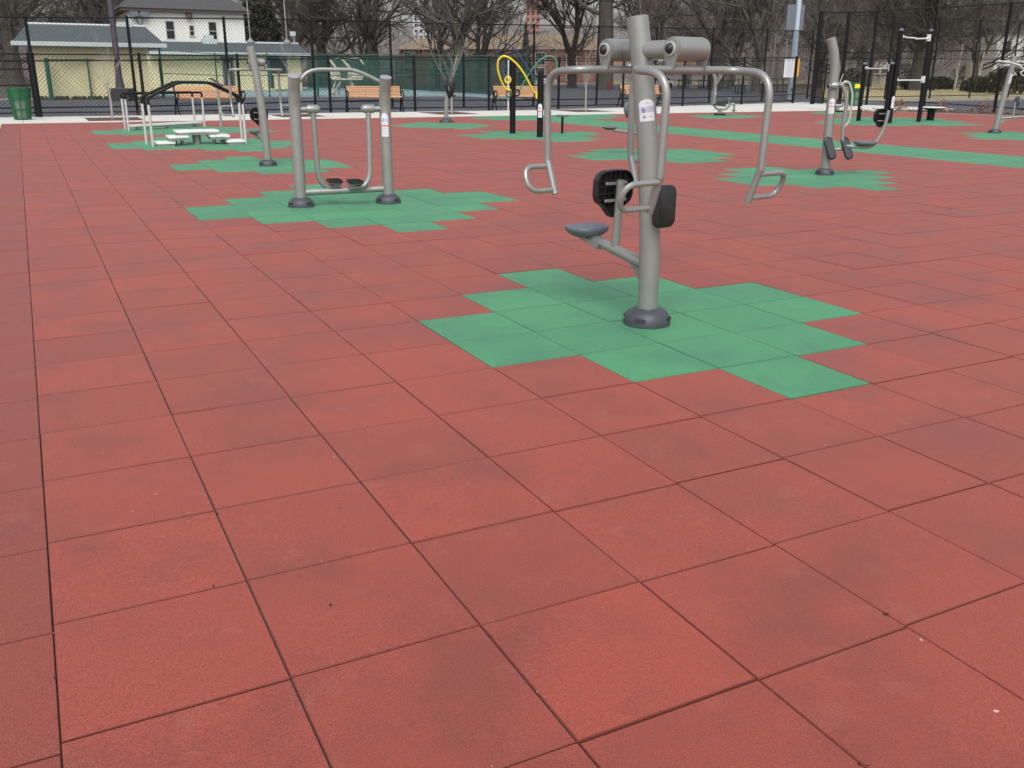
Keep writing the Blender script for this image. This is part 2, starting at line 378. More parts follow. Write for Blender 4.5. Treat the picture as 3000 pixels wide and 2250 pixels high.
sheet('planting_bed', pxs([(1820, 233), (1850, 237.4), (2148, 248.4), (2400, 258), (2400, 252), (2150, 241.5), (1880, 230)]), -.034, 'mulch')
sheet('lawn', pxs([(1780, 214), (1873, 215.5), (2400, 211), (2400, 178.5), (2000, 176), (1776, 178)]), -.050, 'lawn')
sheet('park_lawn', pxs([(1140, 181), (1240, 180.4), (1640, 186.5), (1770, 178), (1700, 172), (1100, 170)]), -.052, 'lawn')
def curb(name, l, z0, z1, w, m='conc2', label=None):
    mb = MB(); P = [G(x, y) for x, y in l]
    for a, b in zip(P, P[1:]): mb.bar((a.x, a.y, (z0+z1)/2), (b.x, b.y, (z0+z1)/2), w, z1-z0, 0)
    return mb
tag(curb('kerb', [(1800, 222), (1873, 220), (2040, 217), (2212, 214), (2400, 212)], -.05, .12, .45).build('path_kerb', 'conc2', smooth=0), kind='structure')
tag(curb('k2', [(1640, 187), (1400, 182), (1240, 180.5), (1137, 190)], -.05, .10, .3).build('court_kerb', 'conc2', smooth=0), kind='structure')
tag(curb('k3', [(-160, 217), (86, 214), (335, 209), (700, 207.6), (1000, 206.4)], -.05, .06, .3, ).build('deck_kerb', 'conc2', smooth=0), kind='structure')
# ================================================================== FITNESS MACHINES
def base_cover(t, x=0, y=0, r=.165, h=.115):
    mb = MB(); pr = [(r, 0), (r, .018), (r*.985, .04), (r*.93, .066), (r*.82, .09), (r*.66, .106), (r*.5, h)]
    mb.lathe(pr, (x, y, 0), n=36); o = mb.build('base_cover', 'base', t)
    for a in (-60, 30, 120, 210):
        a = math.radians(a); d = V((math.cos(a), math.sin(a), 0)); tn = V((-d.y, d.x, 0))
        mb = MB(); mb.prism(rrect(.075, .024, .011, 3), .012, V((x, y, .052))+d*(r*.957), tn, V((0, 0, 1))-d*.35); mb.build('bolt_recess', 'black', o)
    return o
def sticker(t, p0, p1, rad, z, h, ang, half, style=0):
    """label wrapped round a post whose axis runs p0 to p1; local angle ang"""
    p0, p1 = V(p0), V(p1); A = (p1-p0).normalized()
    ex = V((1, 0, 0)); ex = (ex-A*ex.dot(A)).normalized(); ey = A.cross(ex); c = p0+(p1-p0)*((z-p0.z)/(p1.z-p0.z))
    def patch(mb, a0, a1, z0, z1, lift, mi=0, arch=0, n=10):
        vs = []; fs = []; rws = 7 if arch else 1
        for i in range(n+1):
            a = a0+(a1-a0)*i/n; u = (i/n*2-1); top = z1-(arch*(1-math.sqrt(max(0, 1-u*u*.96))) if arch else 0)
            d = ex*math.cos(a)+ey*math.sin(a)
            vs += [c+d*(rad+lift)+A*z0, c+d*(rad+lift)+A*top]
        for i in range(n): fs.append((2*i, 2*i+2, 2*i+3, 2*i+1))
        mb.add(vs, fs, mi)
    mb = MB(); patch(mb, ang-half, ang+half, -h/2, h/2, .0015, 0, h*.22); o = mb.build('label', 'label', t)
    mb = MB(); l = .0024; W_ = half*2; a0 = ang-half
    if style == 0:
        patch(mb, ang-half*.96, ang+half*.96, -h*.10, h*.17, .002, 0)
        for i in range(6): patch(mb, ang-half*.05, ang+half*.72, h*(-.08+i*.045), h*(-.062+i*.045), l, 3)
        patch(mb, ang-half*.62, ang-half*.48, -h*.1, h*.14, l, 2); patch(mb, ang-half*.5, ang-half*.3, -h*.02, h*.06, l, 2); patch(mb, ang-half*.46, ang-half*.26, -h*.1, -h*.05, l, 2); patch(mb, ang-half*.3, ang-half*.2, -h*.1, h*.1, l, 2)
        patch(mb, ang-half*.5, ang-half*.22, -h*.36, -h*.24, l, 4); patch(mb, ang-half*.42, ang-half*.36, -h*.34, -h*.26, l+.0005, 5); patch(mb, ang-half*.4, ang-half*.28, -h*.335, -h*.315, l+.0005, 5)
        patch(mb, ang-half*.08, ang+half*.3, -h*.32, -h*.30, l, 3); patch(mb, ang+half*.36, ang+half*.6, -h*.325, -h*.28, l, 2)
        patch(mb, ang-half*.2, ang+half*.3, h*.34, h*.36, l, 3); patch(mb, ang-half*.1, ang+half*.35, h*.29, h*.305, l, 3)
        patch(mb, ang+half*.8, ang+half*.86, -h*.1, h*.15, l, 2)
    else:
        patch(mb, ang-half*.9, ang+half*.9, h*.12, h*.26, .002, 0)
        patch(mb, ang-half*.55, ang-half*.3, h*.13, h*.27, l, 2); patch(mb, ang-half*.1, ang+half*.7, h*.2, h*.22, l, 3); patch(mb, ang-half*.1, ang+half*.7, h*.16, h*.175, l, 3)
        patch(mb, ang-half*.3, ang-half*.05, h*.03, h*.07, l, 4); patch(mb, ang+half*.1, ang+half*.5, h*.035, h*.06, l, 3)
        patch(mb, ang-half, ang+half, -h*.08, -h*.015, l, 1)
        for i in range(5): patch(mb, ang-half*.7, ang+half*.7, h*(-.42+i*.065), h*(-.402+i*.065), l, 3)
    mb.build('label_print', ['lav', 'orange', 'ink', 'grey', 'navy', 'label'], o)
    return o
def seat_shape(t, y, z, w=.32, d=.30, face=1):
    """tractor-like moulded seat, thin, front edge dished"""
    out = []
    for i in range(28):
        a = 2*math.pi*i/28; ca, sa = math.cos(a), math.sin(a)
        x = w/2*math.copysign(abs(ca)**.75, ca); yy = d/2*math.copysign(abs(sa)**.8, sa)
        if sa > 0: yy -= .03*(1-abs(ca))*face
        out.append((x, yy))
    mb = MB(); n = len(out); vs = []; fs = []
    rows = [(.62, -.062), (.80, -.045), (.97, -.02), (1., -.004), (.985, .008), (.9, .014), (.6, .004), (.3, -.002)]
    for sc, h in rows:
        for x, yy in out: vs.append((x*sc, y+yy*sc, z+h+.004*(abs(x*sc)/(w/2))**2))
    for i in range(len(rows)-1):
        for k in range(n):
            k2 = (k+1) % n; fs.append((i*n+k, i*n+k2, (i+1)*n+k2, (i+1)*n+k))
    fs.append(tuple(range(n))[::-1]); fs.append(tuple((len(rows)-1)*n+k for k in range(n)))
    mb.add(vs, fs); return mb.build('seat', 'seat', t, smooth=60)
PADOUT = [(-.155, .09), (-.13, .13), (-.09, .15), (0, .155), (.09, .15), (.13, .13), (.155, .09), (.155, -.01), (.14, -.05), (.08, -.09), (.045, -.13), (.02, -.155), (-.02, -.155), (-.045, -.13), (-.08, -.09), (-.14, -.05), (-.155, -.01)]
def back_pad(t, c, N, name='backrest', lat=(1, 0, 0), sc=1.):
    """moulded pad; N points to where the sitter's back rests, ribbed hollow on the other side"""
    N = V(N).normalized(); c = V(c); X = V(lat).normalized(); Y = N.cross(X).normalized()
    if Y.z < 0: X = -X; Y = -Y
    sgn = 1 if X.cross(Y).dot(N) > 0 else -1
    PO = [(p*sc, q*sc) for p, q in PADOUT]; mb = MB(); mb.prism(PO, .03, c+N*.012, X, Y, 0, .008)
    n = len(PO)   # rim
    for i in range(n):
        a, b = PO[i], PO[(i+1) % n]
        mb.bar(c+X*a[0]*.98+Y*a[1]*.98-N*.018, c+X*b[0]*.98+Y*b[1]*.98-N*.018, .008, .036, 0, N)
    for k in (-.09, -.045, 0, .045, .09): mb.bar(c+X*k+Y*-.085*sc-N*.012, c+X*k+Y*.145*sc-N*.012, .005, .024, 0, N)
    for k in (-.045, 0, .045, .09): mb.bar(c-X*.145*sc+Y*k-N*.012, c+X*.145*sc+Y*k-N*.012, .005, .024, 0, N)
    o = mb.build(name, 'black', t, smooth=40)
    mb = MB()
    for h in (.075, -.045):
        mb.bar(c-X*.10+Y*h-N*.040, c+X*.10+Y*h-N*.040, .020, .006, 0, N)
        for s in (-1, 1): mb.lathe([(.011, 0), (.011, .006), (.004, .01)], c+X*.088*s+Y*h-N*.038, -N, 10)
    mb.build('pad_bracket', 'steel', t)
    return o
def handle_D(mb, p1, p2, out, bulge, r):
    """tube loop from p1 bulging along out and back to p2"""
    out = V(out).normalized(); p1, p2 = V(p1), V(p2); h = (p2-p1)
    mb.tube([p1, p1+out*bulge, p2+out*bulge, p2], r, 10, fil=[h.length*.48, h.length*.48])
def yoke(t, cy, sgn, hw=.43, zr=1.825, zb=1.70, reach=.31, rx=0., rd=0.):
    """swinging yoke on a roller: sgn +1 reaches to +y"""
    y0 = cy; X0 = rx+rd
    mb = MB(); mb.lathe([(.001, -.128), (.06, -.128), (.071, -.124), (.071, .124), (.06, .128), (.001, .128)], (rx, y0, zr), (1, 0, 0), 30)
    ro = mb.build('roller', 'steel', t)
    for s in (-1, 1):
        mb = MB(); x = rx+s*.136
        out = [(.066*math.cos(math.radians(a)), .066*math.sin(math.radians(a))) for a in range(-20, 201, 20)]+[(-.028, zb-zr-.005), (-.012, zb-zr-.028), (.012, zb-zr-.028), (.028, zb-zr-.005)]
        mb.prism(out, .012, (x, y0, zr), (0, 1, 0), (0, 0, 1)); mb.build('side_plate', 'steel', t)
    mb = MB(); mb.lathe([(.044, -.0), (.044, -.012), (.036, -.014)], (rx-.141, y0, zr), (1, 0, 0), 24); mb.build('hub_ring', 'steel2', t)
    mb = MB(); mb.lathe([(.034, 0), (.034, .006), (.028, .018), (.016, .030), (.001, .036)], (rx-.149, y0, zr), (-1, 0, 0), 24); mb.build('hub_cap', 'black', t)
    mb = MB(); mb.lathe([(.034, 0), (.034, .006), (.028, .018), (.016, .030), (.001, .036)], (rx+.149, y0, zr), (1, 0, 0), 24); mb.build('hub_cap', 'black', t)
    y1 = y0+sgn*reach
    mb = MB()
    mb.tube([(X0-hw, y1, 1.08), (X0-hw, y1+.02*sgn, zb-.02), (X0-hw-.01, y0, zb), (X0+hw+.01, y0, zb), (X0+hw, y1+.02*sgn, zb-.02), (X0+hw, y1, 1.08)], .0245, 14, fil=[.17, .13, .13, .17])
    for s in (-1, 1):
        mb.tube([(X0+s*hw, y1, 1.09), (X0+s*hw*.985, y1-.085*sgn, .865)], .0245, 14)
    arm = mb.build('press_arm', 'steel', t)
    for s in (-1, 1):
        mb = MB(); handle_D(mb, (X0+s*hw, y1-.005*sgn, 1.055), (X0+s*hw*.985, y1-.075*sgn, .895), (s, 0, 0), .215 if sgn > 0 else .27, .0185)
        mb.build('handle', 'steel', arm)
def press(name, loc, rz, lean, H, double, label, group, st=(1.46, .135, 0), hw=.43, cyo=.08, seatrise=.0):
    t = thing(name, loc, rz, label, 'chest press', group)
    p0, p1 = V((0, 0, .05)), V((lean[0], lean[1], H))
    cv = lambda z: V((lean[0], lean[1], 0))*(max(0, z-.15)/(H-.15))**1.9 + V((0, 0, z))
    mb = MB(); mb.tube([cv(.05+(H-.05)*i/12) for i in range(13)], .071, 40, caps=True); mb.build('post', 'steel', t)
    A = (cv(H)-cv(H-.1)).normalized(); mb = MB(); mb.lathe([(.0715, -.004), (.072, .003), (.06, .006), (.001, .007)], p1, A, 30); mb.build('post_cap', 'cap', t)
    base_cover(t)
    ax = cv
    yoke(t, cyo+.29, 1, hw if not double else .39, rx=0 if not double else -.02, rd=0 if not double else .02)
    mb = MB(); mb.tube([ax(1.82), (0, cyo+.29, 1.825)], .057, 24)
    if double:
        yoke(t, cyo-.29, -1, .45, rx=.02, rd=-.02); mb.tube([ax(1.82), (0.02, cyo-.29, 1.825)], .057, 24)
    mb.build('cross_tube', 'steel', t)
    mb = MB(); mb.tube([(0, .03, .41), (0, .64, .515+seatrise)], .038, 18)
    mb.prism([(.06, .395), (.235, .43), (.06, .25)], .012, (0, 0, 0), (0, 1, 0), (0, 0, 1)); mb.build('seat_beam', 'steel', t)
    mb = MB(); mb.prism([(.50, .49), (.86, .555), (.86, .545), (.60, .47), (.52, .45)], .10, (0, 0, 0), (0, 1, 0), (0, 0, 1)); mb.build('seat_bracket', 'steel', t)
    seat_shape(t, .70, .585)
    mb = MB(); mb.tube([(0, .37, .47), (0, .335, .965)], .031, 16); mb.build('backrest_stem', 'steel', t)
    back_pad(t, (-.01, .415, .868), (0, 1, .04), sc=1.07)
    if double:
        mb = MB(); mb.prism(rrect(.175, .28, .045), .055, (-.015, -.125, .835), (1, 0, 0), (0, 0, 1), 0, .014); mb.build('back_pad', 'black', t, smooth=50)
        mb = MB(); mb.box((0.02, -.085, .83), (.06, .05, .12)); mb.build('pad_bracket', 'steel', t)
    c_ = cv(st[0]); dz = cv(st[0]+.1)-cv(st[0]-.1); sticker(t, c_-dz*5, c_+dz*5, .071, st[0], st[1], st[2], .72, 0 if double else 1)
    return t
P0 = G(1397, 698)
press('chest_press', (P0.x, P0.y, 0), math.radians(8.1), (-.085, .15), 2.02, True,
      'large two-sided grey chest press in the foreground with four D-handles and a ribbed black backrest', 'outdoor chest press machines', st=(1.445, .138, math.radians(-127)))
press('chest_press', (4.10, 15.52, 0), math.radians(0), (-.15, .05), 2.09, False,
      'single-seat grey chest press behind the left post of the air walker', 'outdoor chest press machines', st=(1.3, .2, math.radians(60)), hw=.46, cyo=.0, seatrise=.03)
# ---- air walker
def airwalker():
    a, b = G(651, 446), G(839, 438); a.z = b.z = 0; d = b-a; L = d.length
    t = thing('air_walker', a, math.atan2(d.y, d.x), 'grey double-post air walker with two hanging footplates and a bent top rail', 'air walker')
    for x, H, rz in ((0, 1.62, 0), (L, 1.61, 1)):
        mb = MB(); mb.tube([(x, 0, .05), (x, 0, 1.26), (x, -.03, 1.44), (x, -.10, H)], .075, 36, fil=.05); o = mb.build('post', 'steel', t)
        mb = MB(); mb.lathe([(.076, -.003), (.076, .004), (.06, .009), (.001, .011)], (x, -.10, H), (0, -.36, 1), n=30); mb.build('post_cap', 'cap', o)
        base_cover(t, x, 0, .17, .12)
    mb = MB(); mb.tube([(.04, -.05, 1.53), (.17, -.04, 1.665), (.30, -.03, 1.70), (.74, -.03, 1.70), (.87, -.04, 1.66), (L-.03, -.05, 1.54)], .026, 14, fil=.14); mb.build('top_rail', 'steel', t)
    mb = MB(); mb.tube([(.05, 0, .18), (L-.05, 0, .19)], .042, 18); mb.build('lower_rail', 'steel', t)
    for s in (0, 1):
        X = lambda v: v if s == 0 else L-v
        mb = MB(); mb.tube([(X(.05), 0, 1.22), (X(.22), 0, 1.22)], .032, 18)
        mb.lathe([(.052, 0), (.055, .01), (.055, .12), (.048, .145), (.028, .165), (.001, .172)], (X(.15), 0, 1.22), (1 if s == 0 else -1, 0, 0), 24)
        mb.build('pivot_hub', 'steel', t)
        yy = .02 if s == 0 else -.03
        mb = MB(); mb.tube([(X(.225), 0, 1.21), (X(.235), yy, .72), (X(.25), yy*2, .36), (X(.33), yy*2.5, .235), (X(.53), yy*3, .225)], .035, 16, fil=.16); arm = mb.build('swing_arm', 'steel', t)
        mb = MB(); mb.box((X(.50), yy*3, .262), (.10, .07, .03)); mb.build('pedal_bracket', 'steel', t)
        mb = MB(); c = V((X(.46), yy*3, .295)); R = Matrix.Rotation(math.radians(8 if s == 0 else -8), 3, 'Y')
        mb.prism(rrect(.17, .30, .03), .012, c, (1, 0, 0), (0, 1, 0))
        o_ = rrect(.17, .30, .03)
        for k in range(len(o_)):
            p, q = o_[k], o_[(k+1) % len(o_)]; mb.bar(c+V((p[0], p[1], .015)), c+V((q[0], q[1], .015)), .008, .03)
        for k in range(-3, 4): mb.box(c+V((0, k*.035, .009)), (.11, .006, .008))
        mb.build('footplate', 'black', t)
    sticker(t, (L, 0, 0), (L, 0, 1.6), .0755, 1.02, .30, math.radians(-112), .62, 1)
airwalker()
# ---- leg press with hanging chair
def legpress():
    t = thing('leg_press', (12.64, 10.09, 0), -YAW, 'grey leg press with curved post top, hanging chair and two black footplates', 'leg press')
    mb = MB(); mb.tube([(0.02, 0, .05), (-.0, 0, .8), (0, 0, 1.5), (.0, 0, 1.75), (-.04, 0, 2.02), (-.13, 0, 2.26)], .078, 36, fil=.25, seg=8); mb.build('post', 'steel', t)
    base_cover(t, .02, 0)
    mb = MB(); mb.tube([(-.12, -.12, 1.5), (-.06, -.11, 1.5), (.02, -.02, 1.51), (.22, .02, 1.53)], .034, 16, fil=.03)
    mb.lathe([(.055, -.05), (.06, -.03), (.06, .05), (.05, .06)], (-.02, -.10, 1.5), (1, 0, 0), 22); mb.build('pivot_hub', 'steel', t)
    mb = MB(); mb.lathe([(.035, 0), (.035, .01), (.024, .025), (.001, .03)], (-.12, -.12, 1.5), (-1, 0, 0), 18); mb.build('hub_cap', 'black', t)
    mb = MB(); mb.tube([(.07, -.06, 1.52), (.14, -.06, 1.50), (.24, -.06, 1.28), (.23, -.06, .78), (.24, -.06, .50), (.80, -.06, .47), (.95, -.06, .80), (.985, -.06, 1.10)], .030, 16, fil=[.05, .12, .1, .18, .16, .2]); mb.build('chair_frame', 'steel', t)
    mb = MB(); mb.tube([(.12, -.06, 1.47), (.15, -.06, 1.57), (.25, -.06, 1.56), (.335, -.06, 1.34), (.325, -.06, .90), (.235, -.06, .80)], .017, 12, fil=[.06, .06, .1, .12]); mb.build('grab_handle', 'steel2', t)
    # seat and back
    o = MB(); n = 24; out = []
    for i in range(n):
        a = 2*math.pi*i/n; out.append((.19*math.copysign(abs(math.cos(a))**.7, math.cos(a)), .15*math.copysign(abs(math.sin(a))**.7, math.sin(a))))
    vs = []; fs = []; rows = [(.7, -.05), (.95, -.03), (1, -.01), (.97, .012), (.8, .018), (.4, .01)]
    for sc, h in rows: vs += [(.65+x*sc, -.06+y*sc, .565+h) for x, y in out]
    for i in range(len(rows)-1):
        for k in range(n): fs.append((i*n+k, i*n+(k+1) % n, (i+1)*n+(k+1) % n, (i+1)*n+k))
    fs.append(tuple(range(n))[::-1]); fs.append(tuple((len(rows)-1)*n+k for k in range(n))); o.add(vs, fs); o.build('seat', 'seat', t, smooth=60)
    back_pad(t, (.88, -.0, .97), (-.45, .85, .06), lat=(.85, .45, 0))
    mb = MB(); mb.tube([(.03, -.05, .44), (.32, -.05, .44)], .026, 14); mb.tube([(.02, 0, .44), (.02, -.12, .44)], .03, 12); mb.build('foot_bar', 'steel', t)
    for cx, yy in ((.02, -.13), (.33, -.08)):
        X = V((.97, .25, 0)).normalized(); ax = V((.36, -.15, -1)).normalized(); X = (X-ax*X.dot(ax)).normalized(); N = X.cross(ax).normalized()
        mb = MB(); c = V((cx, yy, .46)); mb.prism(rrect(.165, .40, .07), .026, c, X, -ax, 0, .008)
        fp = mb.build('footplate', 'black', t, smooth=50)
        mb = MB(); mb.prism(rrect(.115, .34, .05), .031, c, X, -ax)
        for i in range(-4, 5):
            for j in (-1, 0, 1): mb.box(c+X*j*.034-ax*i*.034, (.014, .036, .014))
        mb.build('tread', 'base', fp)
    sticker(t, (0.01, 0, .05), (0, 0, 1.5), .079, 1.165, .25, math.radians(-100), .62, 1)
legpress()
# ---- seated pull machines (V handles)
def pullmachine(loc, rz, label, st=True):
    t = thing('pull_down_machine', loc, rz, label, 'pull-down machine', 'seated pull-down machines')
    p0, p1 = V((0, 0, .05)), V((.23, 0, 2.24))
    mb = MB(); mb.tube([p0, p1], .083, 32); mb.build('post', 'steel', t); base_cover(t, 0, 0, .19, .12)
    mb = MB(); mb.lathe([(.083, -.003), (.084, .004), (.001, .008)], p1, p1-p0, 26); mb.build('post_cap', 'cap', t)
    for s in (-1, 1):
        mb = MB(); mb.tube([(-.26, s*.03, 2.10), (.02, s*.16, 2.06), (.26, s*.32, 1.98), (.56, s*.38, 1.70)], .024, 12, fil=[.04, .1]); arm = mb.build('pull_arm', 'steel2', t)
        mb = MB(); handle_D(mb, (.42, s*.36, 1.84), (.54, s*.38, 1.73), (-.7, 0, -.35), .16, .018); mb.build('handle', 'steel2', arm)
    mb = MB(); mb.tube([(-.16, 0, 1.96), (.18, 0, 1.98)], .03, 12); mb.tube([(-.16, 0, 1.96), (-.24, 0, 2.09)], .022, 10); mb.build('linkage', 'steel2', t)
    mb = MB(); mb.lathe([(.06, -.09), (.065, -.08), (.065, .08), (.06, .09)], (-.16, 0, 1.96), (0, 1, 0), 20); mb.build('roller', 'steel', t)
    mb = MB(); mb.lathe([(.03, 0), (.025, .02), (.001, .03)], (-.16, -.09, 1.96), (0, -1, 0), 16); mb.build('hub_cap', 'dgrn', t)
    mb = MB(); mb.tube([(.04, 0, .43), (.90, 0, .50)], .034, 14); mb.prism([(.10, .42), (.34, .42), (.08, .24)], .014, (0, 0, 0), (1, 0, 0), (0, 0, 1)); mb.build('seat_beam', 'steel', t)
    mb = MB(); mb.tube([(.48, 0, .47), (.49, 0, .92)], .032, 14); mb.build('backrest_stem', 'steel', t)
    mb = MB(); mb.prism([(p[0]*1.02, p[1]*1.02) for p in PADOUT], .07, (.56, 0, .93), (0, 1, 0), (0, 0, 1), 0, .014); mb.build('backrest', 'seat', t, smooth=50)
    mb = MB(); mb.lathe([(.06, -.06), (.14, -.03), (.17, 0), (.165, .015), (.1, .02), (.001, .015)], (.98, 0, .56), n=28); mb.build('seat', 'seat', t, smooth=60)
    if st: sticker(t, p0, p1, .083, 1.60, .28, math.radians(-70), .6, 1)
    return t
pullmachine((26.88, 17.35, 0), -YAW, 'grey pull-down machine with leaning post and white V-shaped handles at the right edge')
g = G(1404, 336)
pullmachine((g.x, g.y, 0), -YAW+math.radians(150), 'grey pull-down machine mostly hidden behind the foreground chest press post', st=False)
# ---- hand cycle
def handcycle():
    t = thing('hand_cycle', (13.45, 29.05, 0), -YAW, 'black oval hand cycle on a slim grey post near the second bench', 'hand cycle')
    mb = MB(); mb.tube([(.02, 0, .04), (.02, 0, .55), (.07, 0, .95)], .075, 24, fil=.2); mb.build('post', 'steel', t); base_cover(t, .02, 0, .25, .16)
    mb = MB(); out = [(-.04, -.34), (.04, -.36), (.14, -.26), (.21, -.02), (.24, .16), (.20, .29), (.10, .37), (-.02, .36), (-.10, .26), (-.12, .05), (-.10, -.18)]
    mb.prism(out, .20, (.13, 0, 1.16), (1, 0, 0), (0, 0, 1), 0, .05); mb.build('gear_housing', 'black', t, smooth=60)
    for s in (-1, 1):
        mb = MB(); mb.tube([(.15, s*.1, 1.06), (.15, s*.18, 1.06), (.15+s*.03, s*.18, 1.06-s*.17)], .016, 8, fil=.02); ck = mb.build('crank', 'steel', t)
        mb = MB(); mb.tube([(.18 if s > 0 else .12, s*.18, 1.06-s*.17), (.18+.16*s if s > 0 else -.06, s*.30, 1.06-s*.17)], .022, 10); mb.build('grip', 'black', ck)
handcycle()
# ---- ring wire game
def ringgame():
    t = thing('ring_maze', (12.8, 22.56, 0), -YAW, 'two black posts joined by looping yellow, dark blue and green tubes with sliding rings', 'ring maze')
    b2 = G(1166, 296); e = b2-V((12.8, 22.56, 0)); u2, w2 = e.dot(RT), e.dot(FH)
    mb = MB(); mb.tube([(0, 0, -.02), (0, 0, 2.02)], .085, 24); mb.lathe([(.085, 0), (.08, .03), (.05, .06), (.001, .07)], (0, 0, 2.02), n=24); mb.build('post', 'blackp', t)
    mb = MB(); mb.tube([(u2, w2, -.02), (u2, w2, 1.68)], .085, 24); mb.lathe([(.085, 0), (.08, .03), (.05, .06), (.001, .07)], (u2, w2, 1.68), n=24); mb.build('post', 'blackp', t)
    mb = MB(); mb.box((-.13, .02, 1.33), (.03, .14, 1.37)); mb.build('edge_panel', 'whitep', t)
    k = w2*.95/.72
    Y = [(-.06, 1.2), (-.21, 1.22), (-.34, 1.46), (-.44, 1.78), (-.42, 2.02), (-.28, 2.13), (-.11, 2.08), (.13, 1.9), (.34, 1.62), (.51, 1.32), (.6, 1.14), (.71, 1.12)]
    B = [(-.12, 1.52), (-.23, 1.58), (-.36, 1.78), (-.44, 2.06), (-.46, 2.26), (-.4, 2.43), (-.28, 2.49), (-.11, 2.44), (.08, 2.28), (.29, 2.0), (.47, 1.74), (.6, 1.54), (.7, 1.5)]
    Gn = [(.10, 1.14), (.17, 1.16), (.32, 1.42), (.51, 1.72), (.72, 1.98), (.9, 2.11), (1.09, 2.14), (1.22, 2.07), (1.28, 1.87), (1.23, 1.61), (1.09, 1.24), (.9, 1.10), (.74, 1.1)]
    def curve(P, y0, amp, w, m, lab):
        n = len(P); pts = [(x, y0+w*max(0, i/(n-1))+amp*math.sin(math.pi*i/(n-1)), z) for i, (x, z) in enumerate(P)]
        mb = MB(); mb.tube(pts, .027 if m == 'yel' else .023, 12, fil=.2, seg=4); tag(mb.build('track_tube', m, t), lab)
    curve(Y, -.1, -.25, 0, 'yel', 'yellow looping tube'); curve(B, .02, .2, 0, 'nav', 'dark blue looping tube'); curve(Gn, .06, .15, 0, 'grn', 'green looping tube')
    for u, z, m, y in ((-.14, 1.48, 'yel', -.02), (-.11, 1.10, 'dgrn', -.12), (.12, 1.13, 'nav', .06), (.69, 1.06, 'nav', -.12), (.68, 1.42, 'dgrn', .0)):
        mb = MB(); mb.torus((u, y, z), (.45, 1, 0), .085, .024 if m != 'yel' else .03); mb.build('ring', m, t)
    mb = MB(); mb.box((u2-.10, w2, .78+.32), (.05, .05, .18)); mb.build('track_bracket', 'yel', t)
    sticker(t, (u2, w2, 0), (u2, w2, 1.7), .085, .70, .36, math.radians(-95), .75, 1)
ringgame()
t = thing('stool', (14.16, 22.03, 0), 0, 'small round grey stool on a thin black post beside the ring maze', 'stool')
mb = MB(); mb.tube([(0, 0, -.02), (0, 0, .47)], .035, 16); mb.build('leg', 'blackp', t)
mb = MB(); mb.lathe([(.16, 0), (.195, .012), (.20, .035), (.18, .05), (.001, .055)], (0, 0, .47), n=30); mb.build('seat', 'seat', t)
# ---- ellipticals
def elliptical(loc, rz, label):
    t = thing('elliptical_trainer', loc, rz, label, 'elliptical trainer', 'elliptical trainers')
    mb = MB(); mb.box((-.07, 0, .04), (.42, .42, .08)); mb.build('base_plate', 'black', t)
    mb = MB(); mb.tube([(-.07, 0, .06), (-.07, 0, .26)], .09, 20); mb.build('pedestal', 'steel', t)
    mb = MB(); mb.tube([(-.35, 0, .50), (-.33, 0, .38), (-.20, 0, .24), (.20, 0, .24), (.38, 0, .46), (.53, 0, .47), (.52, 0, .22)], .045, 16, fil=.1); mb.build('lower_frame', 'steel', t)
    mb = MB(); mb.tube([(-.33, 0, .38), (-.36, 0, 1.1), (-.35, 0, 1.45), (-.46, 0, 1.72)], .068, 20, fil=.2); mb.build('post', 'steel', t)
    mb = MB(); mb.tube([(-.36, -.24, 1.25), (-.36, .24, 1.25)], .035, 12); mb.build('pivot_shaft', 'steel', t)
    for s, u in ((-1, -.17), (1, .0)):
        mb = MB(); mb.tube([(-.42+u*.2, s*.22, .42), (-.36, s*.22, 1.25), (-.28, s*.22, 1.36), (-.12, s*.2, 1.72)], .026, 12, fil=.08); mb.build('swing_arm', 'steel', t)
        mb = MB(); mb.bar((-.44, s*.2, .42), (.24, s*.16, .60 if s < 0 else .36), .07, .05); mb.build('pedal_bar', 'black' if s < 0 else 'steel', t)
        mb = MB(); mb.box((.02, s*.17, .50 if s < 0 else .42), (.34, .15, .04)); mb.build('footplate', 'black', t)
    mb = MB(); mb.tube([(.27, 0, .44), (.28, 0, .70)], .035, 12); mb.lathe([(.07, 0), (.07, .03)], (.28, 0, .69), n=16); mb.build('support_post', 'steel', t)
    mb = MB(); mb.tube([(.38, -.14, .22), (.52, -.1, .22), (.52, .1, .18), (.66, .14, .2)], .022, 10, fil=.03); mb.lathe([(.06, -.05), (.06, .05)], (.52, 0, .2), (0, 1, 0), 16); mb.build('crank', 'steel', t)
    sticker(t, (-.33, 0, .4), (-.36, 0, 1.4), .068, 1.0, .32, math.radians(-80), .7, 1)
    return t
q = G(1558, 249)
elliptical((q.x, q.y, 0), -YAW, 'grey elliptical trainer on a black base plate in front of the low fence')
q = G(1810, 242)
elliptical((q.x, q.y, 0), -YAW+math.radians(25), 'grey elliptical trainer on a black base, half hidden behind the leg press')
